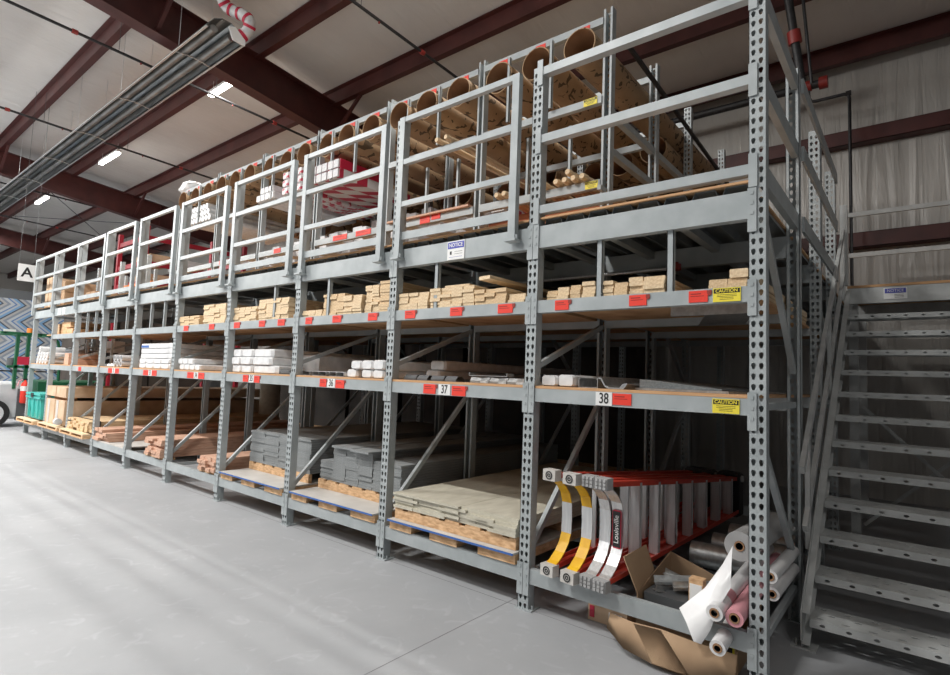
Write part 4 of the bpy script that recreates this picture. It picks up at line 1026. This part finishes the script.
# draped film
m = MB(); g = []
P4 = [[(-.31, -.03, .285), (-.20, .0, .40), (-.13, .05, .52), (-.10, .12, .60)], [(-.27, -.06, .235), (-.19, -.05, .32), (-.13, -.02, .42), (-.085, .05, .52)], [(-.22, -.08, .175), (-.17, -.085, .26), (-.125, -.06, .36), (-.08, 0, .47)], [(-.19, -.08, .165), (-.15, -.09, .24), (-.12, -.07, .34), (-.075, -.01, .44)]]
for s in range(2):
    g.append([[Vector(p) + Vector((0, .003 * s, 0)) + Vector((0, .015 * math.sin(i * 2.2 + j), 0)) for j, p in enumerate(row)] for i, row in enumerate(P4)])
vs = [v for s in g for row in s for v in row]; fs = []
for s in range(2):
    for i in range(3):
        for j in range(3):
            a = s * 16 + i * 4 + j; fs.append((a, a + 1, a + 5, a + 4))
m.add(vs, fs, 0, True); single('plastic_film', m, 'film', 'loose crumpled sheet of white film hanging over the front beam', 'film', (-.2, -.05, .3))
# big open carton
t = empty('open_carton', (-.45, .3, 0), 'large open cardboard box of brackets behind the lowest beam, flap raised', 'box')
def sheet4(a, b, c_, d, th=.006):
    a, b, c_, d = map(Vector, (a, b, c_, d)); n = (b - a).cross(d - a).normalized() * th
    return MB().add([a, b, c_, d, a + n, b + n, c_ + n, d + n], [(0, 1, 2, 3), (7, 6, 5, 4), (0, 4, 5, 1), (1, 5, 6, 2), (2, 6, 7, 3), (3, 7, 4, 0)])
build('back_panel', sheet4((-.56, .56, .01), (-.10, .60, .01), (-.10, .60, .22), (-.56, .56, .38)), 'card', t)
build('left_panel', sheet4((-.57, .07, .01), (-.56, .56, .01), (-.56, .56, .38), (-.57, .07, .26)), 'card', t)
build('front_panel', sheet4((-.57, .07, .02), (-.07, .07, .02), (-.07, .07, .14), (-.57, .07, .20)), 'card', t)
build('right_panel', sheet4((-.07, .07, .01), (-.07, .6, .01), (-.07, .6, .2), (-.07, .07, .12)), 'card', t)
build('bottom_panel', sheet4((-.57, .07, .004), (-.07, .07, .004), (-.10, .6, .004), (-.56, .56, .004)), 'card', t)
build('left_flap', sheet4((-.57, .07, .26), (-.565, .30, .33), (-.60, .26, .47), (-.63, .02, .45)), 'card', t)
m = MB(); A = [(-.70, .02, .13), (-.55, -.03, .14), (-.40, -.03, .15), (-.22, -.03, .14), (-.05, .0, .13)]; B = [(-.70, -.02, .07), (-.56, -.12, .04), (-.40, -.15, .03), (-.22, -.13, .02), (-.05, -.05, .02)]
vs = [Vector(p) for p in A + B] + [Vector(p) + Vector((0, .004, .004)) for p in A + B]; fs = []
for s in (0, 10):
    for i in range(4): fs.append((s + i, s + i + 1, s + 6 + i, s + 5 + i))
for i in range(4): fs.append((5 + i, 6 + i, 16 + i, 15 + i))
build('front_flap', m.add(vs, fs, 0, True), 'card', t)
lb = build('yellow_label', MB().box(-.17, -.075, .062, .066, .06, .14), 'caution', t); build('header_bar', MB().box(-.16, -.085, .06, .062, .11, .132), 'black', lb)
bb = [(-.53, .22, .30, .5), (-.50, .30, .33, -.4), (-.42, .2, .30, .9), (-.34, .3, .31, .1), (-.28, .24, .29, -.7), (-.50, .16, .27, 1.3)]
for i, (x, y, z, a) in enumerate(bb):
    m = MB(); L_ = .2
    d = Vector((math.cos(a), math.sin(a) * .5, .15 * math.sin(3 * a))).normalized() * L_
    p = Vector((x, y, z))
    m.bar(p, p + d, .05, .004); m.bar(p + Vector((0, 0, .002)), p + d + Vector((0, 0, .002)), .004, .05, (0, 0, 1)); m.bar(p + d, p + d + Vector((.01, -.01, -.09)), .05, .004)
    single('angle_bracket', m, 'galv', 'galvanised angle bracket in the large open cardboard box', 'bracket', p, 'brackets in the open box')
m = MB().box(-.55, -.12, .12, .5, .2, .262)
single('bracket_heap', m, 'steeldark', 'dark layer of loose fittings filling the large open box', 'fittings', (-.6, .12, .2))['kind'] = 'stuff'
t = empty('label_box', (-.30, .1, .27), 'small white and orange box standing on end in the open carton', 'box')
build('carton_body', MB().box(-.305, -.235, .10, .16, .264, .40), 'skid', t); build('white_label', MB().box(-.30, -.24, .097, .1, .29, .375), 'paper', t)
t = empty('floor_carton', (-.87, .2, 0), 'small low carton on the floor under the front beam', 'box')
build('carton_body', MB().box(-.90, -.66, .16, .42, 0.001, .10), 'carton', t); build('printed_panel', MB().box(-.89, -.86, .157, .16, .02, .085), 'crimson', t); build('white_label', MB().box(-.77, -.69, .157, .16, .03, .075), 'paper', t)

# ------------------------------------------------------------------ stairs
st_x0, st_x1 = .13, 1.25
y0s, rise, run = .647, .1755, .2225
t = empty('metal_stairs', (st_x0, y0s, 0), 'grey metal staircase with perforated treads beside the rack', 'stairs')
def tread(i):
    z = .164 + rise * i; y = y0s + run * i
    m = MB(); x0, x1 = st_x0 + .03, st_x1 - .03; d = .235; n = 9; w = (x1 - x0) / n
    for c_ in range(n):
        cx = x0 + (c_ + .5) * w
        for rr, (dy0, dy1) in enumerate(((0, .08), (.08, .155), (.155, d))):
            cc = cx + (w * .25 if rr % 2 else -w * .15); cy = y + (dy0 + dy1) / 2
            hole = [(cc + .021 * math.cos(a), cy + .010 * math.sin(a)) for a in (.3, 1.2, 1.9, 2.8, 3.5, 4.3, 5.0, 5.9)]
            cell(m, x0 + c_ * w, x0 + (c_ + 1) * w, y + dy0, y + dy1, hole, lambda u, v, dd, z=z: (u, v, z - dd), .003)
        hole = [(cx + .014 * math.cos(a), z - .022 + .008 * math.sin(a)) for a in (.3, 1.2, 1.9, 2.8, 3.5, 4.3, 5.0, 5.9)]
        cell(m, x0 + c_ * w, x0 + (c_ + 1) * w, z - .042, z, hole, lambda u, v, dd, y=y: (u, y + dd, v), .003)
    m.box(x0, x1, y + d - .003, y + d, z - .04, z)
    return m
for i in range(12): build('tread', tread(i), 'stair', t)
sl = rise / run
for s, xx in ((0, st_x0 - .006), (1, st_x1 - .028)):
    m = MB(); a = y0s - .06; zl = .164 - .05
    yA, yB = y0s - .02, y0s + run * 12.25
    def sz(y): return .164 + (y - y0s) * sl
    m.prism([(yA - .03, .06), (yA + .06, .02), (yB, sz(yB) - .18), (yB, sz(yB) + .05), (yA - .03, sz(yA) + .06)], xx, xx + .005, 'x')
    for off in (.045, -.15):
        q0 = Vector((xx + .02, yA - .0, max(sz(yA) + off, .03))); q1 = Vector((xx + .02, yB, sz(yB) + off)); m.bar(q0, q1, .04, .005)
    build('stringer', m, 'stair', t)
m = MB().box(st_x0 - .01, st_x0 + .0, y0s - .0, y0s + .05, 0, .15).box(st_x0 - .06, st_x0 + .06, y0s - .02, y0s + .09, 0, .008); m.tube((st_x0 - .035, y0s + .02, 0), (st_x0 - .035, y0s + .02, .04), .008, 6)
build('foot_bracket', m, 'stair', t)
hr = empty('handrail', (st_x0 - .02, .7, .86), 'sloping grey handrail on the rack side of the stairs', 'handrail')
hx = .108
build('rail', MB().bar((hx, .80, .93), (hx, 3.35, .93 + 2.55 * sl), .026, .055), 'stair', hr)
build('rail', MB().bar((hx, .90, .58), (hx, 3.35, .58 + 2.45 * sl), .026, .05), 'stair', hr)
for yy in (1.0, 2.15, 3.3):
    zb = .164 + (yy - y0s) * sl; build('baluster', MB().box(hx - .013, hx + .013, yy, yy + .045, zb, .93 + (yy - .8) * sl), 'stair', hr)
hx2 = st_x1 + .03
hr2 = empty('handrail', (hx2, .7, .86), 'sloping grey handrail on the far right side of the stairs', 'handrail')
build('rail', MB().bar((hx2, .80, .93), (hx2, 3.35, .93 + 2.55 * sl), .04, .05), 'stair', hr2)
for yy in (1.0, 3.3): build('baluster', MB().box(hx2 - .02, hx2 + .018, yy, yy + .045, .164 + (yy - y0s) * sl - .05, .93 + (yy - .8) * sl), 'stair', hr2)
# landing
la = empty('stair_landing', (st_x0, 3.42, 0), 'grey stair landing platform with plywood floor against the back wall', 'landing')
build('edge_beam', MB().box(st_x0 - .0, 2.4, 3.42, 3.47, PF - .13, PF + .02), 'stair', la)
build('plywood_top', MB().box(st_x0 - .0, 2.4, 3.415, 5.5, PF + .022, PF + .045), 'plyedge', la)  # floor extended rearward to shade the space under the landing
build('rear_beam', MB().box(st_x0, 2.4, 4.7, 4.75, PF - .13, PF + .02), 'stair', la)
for x in (st_x0, 1.3, 2.3):
    build('support_post', MB().box(x, x + .075, 3.5, 3.57, 0, PF - .0), 'stair', la); build('support_post', MB().box(x, x + .075, 4.65, 4.7, 0, PF), 'stair', la)
build('cross_brace', MB().bar((.2, 4.05, 1.25), (1.35, 4.05, .05), .03, .03), 'stair', la); build('cross_brace', MB().bar((.2, 4.08, .05), (1.35, 4.08, 1.25), .03, .03), 'stair', la)
no = build('notice_sign', MB().box(.41, .585, 3.414, 3.419, PF - .10, PF + .005), 'paper', la)
build('header_bar', MB().box(.42, .575, 3.412, 3.414, PF - .045, PF - .002), 'signblue', no); text_part('notice_text', 'NOTICE', .036, .4975, 3.4105, PF - .024, 'paper', no, sx=.95)
lines(no, .49, .56, (PF - .06, PF - .073, PF - .086), 3.4135, 'black', .003)
gr = empty('guard_rail', (.1, 4.66, PF), 'grey guard rail at the back of the stair landing', 'guard rail')
for z in (3.46, 2.985): build('rail', MB().box(-.02, 2.4, 4.62, 4.65, z - .05, z), 'stair', gr)
build('stile', MB().box(.08, .14, 3.36, 3.42, PF + .05, 3.2), 'stair', gr); build('stile', MB().box(.0, .05, 4.62, 4.67, PF + .045, 3.48), 'stair', gr)

# ------------------------------------------------------------------ overhead heater
def heater():
    x0, x1 = -6.1, -24.5; yc, zc = .19, 5.60
    t = empty('tube_heater', (x0, yc, zc), 'long galvanised tube heater with open reflector hanging from the roof', 'heater')
    pr = [(-.24, 0), (-.24, .03), (-.16, .14), (-.06, .19), (.06, .19), (.16, .14), (.24, .03), (.24, 0)]
    m = MB(); th = .004
    poly = [(yc + a, zc + b) for a, b in pr] + [(yc + a * .975, zc + b - (th if abs(a) < .2 else 0)) for a, b in reversed(pr)]
    n = len(pr)
    vs = []; fs = []
    outer = [(yc + a, zc + b) for a, b in pr]; inner = [(yc + a * .97, zc + b * .96) for a, b in pr]
    for x in (x0, x1):
        vs += [(x, a, b) for a, b in outer]; vs += [(x, a, b) for a, b in inner]
    for i in range(n - 1):
        fs.append((i, i + 1, 2 * n + i + 1, 2 * n + i)); fs.append((n + i, 3 * n + i, 3 * n + i + 1, n + i + 1)); fs.append((i, n + i, n + i + 1, i + 1))
    fs.append((0, 2 * n, 3 * n, n)); fs.append((n - 1, 2 * n - 1, 4 * n - 1, 3 * n - 1))
    m.add(vs, fs); build('reflector', m, 'reflector', t)
    for s in (-1, 1):
        build('burner_tube', MB().tube((x0 - .1, yc + s * .11, zc + .07), (x1 + .1, yc + s * .11, zc + .07), .048, 14), M['heattube'], t)
    for s in (-1, 1):
        build('edge_lip', MB().box(x1, x0, yc + s * .24 - .012, yc + s * .24 + .012, zc - .012, zc), 'alu', t)
    x = x0 - .9
    while x > x1:
        h = MB(); h.path([(x, yc - .235, zc - .01), (x, yc - .11, zc + .012), (x, yc, zc + .02), (x, yc + .11, zc + .012), (x, yc + .235, zc - .01)], .009, 6)
        h.tube((x, yc - .2, zc + .1), (x, yc - .2, roofz(yc)), .004, 5); h.tube((x, yc + .2, zc + .1), (x, yc + .2, roofz(yc)), .004, 5)
        build('hanger', h, 'alu', t); x -= 2.1
    build('end_cap', MB().prism([(yc + .24, zc - .03), (yc + .24, zc + .04), (yc + .1, zc + .15), (yc + .02, zc + .12), (yc + .08, zc - .02)], x0, x0 + .03, 'x'), 'paper', t)
    return t
M['reflector'] = noise_mat('reflector_steel', (.16, .17, .17), (.26, .27, .27), scale=(1, 12, 12), ns=3, rough=.28, metal=.8)
M['heattube'] = noise_mat('heater_tube', (.20, .20, .19), (.32, .32, .31), ns=3, rough=.4, metal=.6)
heater()
# flexible duct
pts = [(-6.16, .40, 5.70), (-6.10, .46, 5.80), (-6.05, .46, 5.90), (-6.10, .40, 5.98), (-6.20, .34, 6.03), (-6.28, .26, 6.09), (-6.28, .19, 6.16), (-6.26, .14, 6.26), (-6.24, .10, 6.5)]
def cr(P, n=6):
    out = []
    for i in range(len(P) - 1):
        p0, p1, p2, p3 = (Vector(P[max(i - 1, 0)]), Vector(P[i]), Vector(P[i + 1]), Vector(P[min(i + 2, len(P) - 1)]))
        for q in range(n):
            s = q / n; out.append(.5 * ((2 * p1) + (p2 - p0) * s + (2 * p0 - 5 * p1 + 4 * p2 - p3) * s * s + (3 * p1 - p0 - 3 * p2 + p3) * s ** 3))
    out.append(Vector(P[-1])); return out
cp = cr(pts, 6)
t = empty('flexible_duct', pts[0], 'white flexible duct with red bands at the end of the heater', 'duct')
m = MB(); R = []
for i, p in enumerate(cp):
    d = cp[min(i + 1, len(cp) - 1)] - cp[max(i - 1, 0)]; R.append(m.circ(p, d, .066 if i % 2 else .075, 16))
m.rings(R); build('hose', m, 'white', t)
for i in (1, 9, 15, 21, 27, 33, 39):
    d = (cp[min(i + 1, len(cp) - 1)] - cp[max(i - 1, 0)]).normalized(); wd = .05 if i == 1 else .018
    build('red_band', MB().tube(cp[i] - d * wd, cp[i] + d * wd, .079, 16), 'crimson', t)
# LED strip lights
for i, x in enumerate((-8.4, -13.95, -19.55, -2.75)):
    t = empty('strip_light', (x, 1.32, 6.2), 'glowing LED strip light under the roof, %s' % ('nearest of three in view', 'middle of three in view', 'farthest of three in view', 'above the nearest bays')[i], 'light')
    build('housing', MB().box(x - .6, x + .6, 1.27, 1.37, 6.2, 6.25), 'paper', t)
    build('diffuser', MB().cbox(x - .58, x + .58, 1.28, 1.36, 6.165, 6.199, c=.004), 'lamp', t)
    h = MB()
    for dx in (-.5, .5): h.tube((x + dx, 1.32, 6.25), (x + dx, 1.32, 6.42), .004, 5)
    build('hanger', h, 'alu', t)
# sprinkler pipes
def spr(x, lab, y0=-8, y1=5.9, r=.021):
    t = empty('sprinkler_pipe', (x, y0, 6.0), lab, 'pipe')
    def z(y): return 6.08 - .1 * y if False else 6.02 - .03 * y
    build('pipe', MB().tube((x, y0, z(y0)), (x, y1, z(y1)), r, 10), 'pipeblack', t)
    for yy in (-.8, 2.3):
        build('coupling', MB().tube((x, yy - .035, z(yy)), (x, yy + .035, z(yy)), .034, 12), 'couple', t)
    for yy in (-.25, 1.2, 4.4):
        build('hanger_rod', MB().tube((x, yy, z(yy)), (x, yy, roofz(yy) - .2), .004, 5), 'steeldark', t)
        build('sprinkler_head', MB().tube((x, yy + .3, z(yy)), (x, yy + .3, z(yy) - .05), .012, 8), 'couple', t)
spr(-4.72, 'black sprinkler pipe across the roof, nearest one, above the rack'); spr(-8.52, 'black sprinkler pipe crossing above the heater near the maroon rafter'); spr(-12.45, 'black sprinkler pipe across the roof, third from the stairs'); spr(-17.9, 'black sprinkler pipe across the roof beyond the second rafter'); spr(-22, 'farthest black sprinkler pipe across the roof')
t = empty('sprinkler_main', (-8, 5.6, 5.6), 'thick black sprinkler main along the back wall with red couplings', 'pipe')
build('pipe', MB().tube((-14, 5.6, 5.6), (-.26, 5.6, 5.6), .055, 14), 'pipeblack', t)
build('coupling', MB().tube((-.33, 5.6, 5.6), (-.23, 5.6, 5.6), .085, 14), 'couple', t); build('coupling', MB().tube((-.52, 5.6, 5.6), (-.42, 5.6, 5.6), .075, 14), 'couple', t)
build('drain_elbow', MB().path([(-.45, 5.6, 5.55), (-.45, 5.6, 5.42), (-.42, 5.6, 5.37), (-.36, 5.6, 5.36), (-.05, 5.6, 5.36), (.0, 5.6, 5.34), (.01, 5.6, 5.28), (.01, 5.6, 2.4)], .021, 10), 'pipeblack', t)
build('elbow_joint', MB().tube((-.03, 5.6, 5.36), (.03, 5.6, 5.36), .033, 12), 'pipeblack', t)
t = empty('riser_pipe', (-.6, 4.0, 5.7), 'black riser pipe with red coupling dropping from the roof behind the corner upright', 'pipe')
build('pipe', MB().tube((-.50, 3.9, 6.41), (-.34, 4.15, 4.95), .045, 12), 'pipeblack', t); build('coupling', MB().tube((-.405, 4.05, 5.54), (-.39, 4.08, 5.40), .07, 12), 'couple', t)
single('hanging_chain', MB().tube((-.34, 4.0, 6.40), (-.24, 4.15, 4.9), .018, 6), 'pipeblack', 'thin dark strut hanging beside the riser pipe', 'strut', (-.5, 4.0, 6.0))
single('ceiling_sprinkler', MB().tube((-.62, .8, 2.21), (-.62, .8, 2.17), .03, 12).tube((-.62, .8, 2.225), (-.62, .8, 2.21), .012, 8), 'couple', 'red sprinkler head under the walkway deck of the nearest bay', 'sprinkler', (-.62, .8, 2.2))
single('sprinkler_line', MB().tube((-5, .82, 2.19), (-.6, .82, 2.19), .014, 8), 'alu', 'thin pale pipe running under the walkway deck', 'pipe', (-5, .82, 2.19))

# ------------------------------------------------------------------ far left: sign, packs, lift truck
t = empty('letter_sign', (-13.1, -.16, 2.95), 'white hanging sign with the black letter A', 'sign')
build('board', MB().box(-13.11, -13.1, -.29, .0, 2.97, 3.31), 'paper', t)
text_part('letter', 'A', .27, -13.098, -.145, 3.14, 'black', t, facing='+x', bold=.006)
h = MB()
for yy in (-.28, -.05): h.tube((-13.105, yy, 3.315), (-13.105, yy, roofz(yy)), .003, 5)
build('hanger', h, 'steeldark', t)
for i in range(3):
    z0 = i * 1.07
    t = empty('lumber_pack', (-21, 2, z0), 'tall stack of packs in blue and grey chevron wrap at the far end, %s pack' % ('bottom', 'middle', 'top')[i], 'lumber pack')
    build('wrap', MB().box(-22.4, -20, -3.5, 5.2, z0 + .04, z0 + 1.068), 'chevron', t)
    for yy in (-2.6, -.3, 1.6, 3.6): build('spacer', MB().box(-22.4, -20.02, yy, yy + .09, z0 + .001, z0 + .039), 'skid', t)
single('top_carton', MB().box(-21.8, -20.3, -1.5, 2.6, 3.211, 3.5), 'steeldark', 'dark flat load on top of the chevron wrapped packs', 'load', (-21, 0, 3.21))
def truck():
    x = -14.6
    t = empty('lift_truck', (x, .1, 0), 'green and pale grey lift truck parked beyond the end of the rack', 'truck')
    m = MB(); m.cbox(-15.2, -14.25, -.16, .20, .16, .93, c=.04); build('body', m, 'truckwhite', t)
    build('power_unit', MB().cbox(-15.15, -14.3, -.75, -.17, .25, 1.0, c=.12), 'truckwhite', t)
    build('column', MB().box(-14.28, -14.20, .12, .30, .14, .80), 'steeldark', t)
    for yy in (-.28, -1.1):
        w = build('wheel', MB().tube((-14.35, yy, .29), (-14.15, yy, .29), .29, 28), 'black', t); build('rim', MB().tube((-14.149, yy, .29), (-14.13, yy, .29), .19, 24), 'truckwhite', w)
    for yy in (.02, .20):
        build('mast_rail', MB().box(-14.32, -14.22, yy, yy + .055, .8, 1.97), 'green', t)
    m = MB().box(-14.35, -14.2, -.25, .68, 1.95, 2.0).box(-15.2, -15.05, -.25, .68, 1.95, 2.0)
    for yy in (-.2, .1, .4, .62): m.box(-15.2, -14.2, yy, yy + .04, 1.955, 1.995)
    build('overhead_guard', m, 'green', t)
    build('guard_post', MB().path([(-14.25, .62, 1.96), (-14.25, .74, 1.85), (-14.25, .80, 1.6), (-14.25, .82, .6)], .03, 8), 'green', t)
    build('chassis', MB().cbox(-15.1, -14.2, .45, 1.7, .72, .98, c=.03), 'green', t)
    build('beacon', MB().tube((-14.3, .24, 2.0), (-14.3, .24, 2.1), .05, 14), 'orange', t)
    build('cross_bar', MB().box(-14.3, -14.22, -.1, .35, 1.24, 1.29), 'green', t)
    build('mirror', MB().box(-14.3, -14.26, -.2, .0, 1.98, 2.05), 'paper', t)
    b = build('number_plate', MB().box(-14.21, -14.20, .06, .26, 1.31, 1.48), 'crimson', t)
    build('seat_pod', MB().tube((-14.4, .0, 1.28), (-14.4, .0, 1.45), .08, 12), 'steeldark', t)
    return t
truck()
t = empty('fire_extinguisher', (-14.12, .2, .5), 'red fire extinguisher with white label mounted on the lift truck', 'fire extinguisher')
build('cylinder', (lambda m: m.rings([m.circ((-14.12, .21, z), (0, 0, 1), r, 18) for z, r in ((.50, .05), (.52, .068), (.88, .068), (.93, .05), (.96, .025), (.99, .02))]))(MB()), 'red', t)
build('label_band', MB().hollow((-14.12, .21, .76), (-14.12, .21, .86), .0695, .0685, 18), 'paper', t)
build('valve', MB().box(-14.14, -14.10, .17, .25, .99, 1.02), 'black', t); build('hose', MB().path([(-14.10, .16, 1.0), (-14.08, .10, .97), (-14.08, .08, .85)], .011, 6), 'pinkwrap', t)
# things seen through the far bays
single('white_carton', MB().box(-11.45, -10.85, .74, .94, 1.60, 1.82), 'paper', 'white box seen through the middle shelves of the far bays', 'box', (-10.6, 2.4, 1.5))
single('stand', MB().box(-11.47, -10.83, .73, .95, L2 + .0155, 1.5995), 'steeldark', 'dark cabinet behind the far bays carrying the white box', 'cabinet', (-10.6, 2.4, 0))
single('paper_roll', MB().tube((-9.75, 3.3, .0), (-9.75, 3.3, 1.15), .2, 20), 'beigeboard', 'upright cream roll standing behind the fourth bay', 'roll', (-6.35, 2.2, 0))

# ------------------------------------------------------------------ light
def area(name, loc, sx, sy, power, rot=(0, 0, 0), col=(1, .985, .955)):
    l = bpy.data.lights.new(name, 'AREA'); l.shape = 'RECTANGLE'; l.size = sx; l.size_y = sy; l.energy = power; l.color = col
    o = bpy.data.objects.new(name, l); COL.objects.link(o); o.location = loc; o.rotation_euler = rot; return o
def fill_point(name, loc, power):
    l = bpy.data.lights.new(name, 'POINT'); l.energy = power; l.shadow_soft_size = .25; l.color = (1, .98, .95)
    o = bpy.data.objects.new(name, l); COL.objects.link(o); o.location = loc; return o
for x in (-2.75, -8.35, -13.95, -19.55, -25.15):
    area('lamp_row_over_rack', (x, 1.32, 6.16), 1.15, .09, 55 if x > -3 else 38)
for x, e in ((2.85, 40), (-2.75, 190), (-8.35, 330), (-13.95, 380), (-19.55, 380), (-25.15, 380)):
    area('lamp_row_over_aisle', (x, -3.6, 6.3), 1.2, .12, e)
for x, e in ((2.85, 45), (-2.75, 110), (-8.35, 210), (-13.95, 260), (-19.55, 260), (-25.15, 260)):  # point fills added to brighten the ceiling
    fill_point('ceiling_fill', (x, -5.2, 5.9), e)
for x in (-8.35, -13.95, -19.55, -25.15):
    area('lamp_row_far_aisle', (x, -9.5, 6.6), 1.2, .12, 120)
w = bpy.data.worlds.new('World'); S.world = w; w.use_nodes = True
w.node_tree.nodes['Background'].inputs[0].default_value = (.86, .93, 1.0, 1); w.node_tree.nodes['Background'].inputs[1].default_value = .3

# ------------------------------------------------------------------ camera
P = dict(loc=(.6263, -2.8882, 1.3877), yaw=.6796, pitch=.0745, roll=.0379, f=545.975)
yaw, pitch, roll_ = P['yaw'], P['pitch'], P['roll']
f = Vector((-math.sin(yaw) * math.cos(pitch), math.cos(yaw) * math.cos(pitch), math.sin(pitch)))
r = Vector((math.cos(yaw), math.sin(yaw), 0)); u = r.cross(f); cc, ss = math.cos(roll_), math.sin(roll_)
r2 = cc * r + ss * u; u2 = -ss * r + cc * u
cam = bpy.data.cameras.new('Camera'); co = bpy.data.objects.new('Camera', cam); COL.objects.link(co)
mt = Matrix((r2, u2, -f)).transposed().to_4x4(); mt.translation = Vector(P['loc']); co.matrix_world = mt
cam.sensor_fit = 'HORIZONTAL'; cam.sensor_width = 36; cam.lens = P['f'] * 36 / 950; cam.clip_start = .05; cam.clip_end = 200
S.camera = co
S.view_settings.view_transform = 'Standard'; S.view_settings.look = 'None'; S.view_settings.gamma = 1; S.view_settings.use_curve_mapping = False
S.view_settings.exposure = 0.34
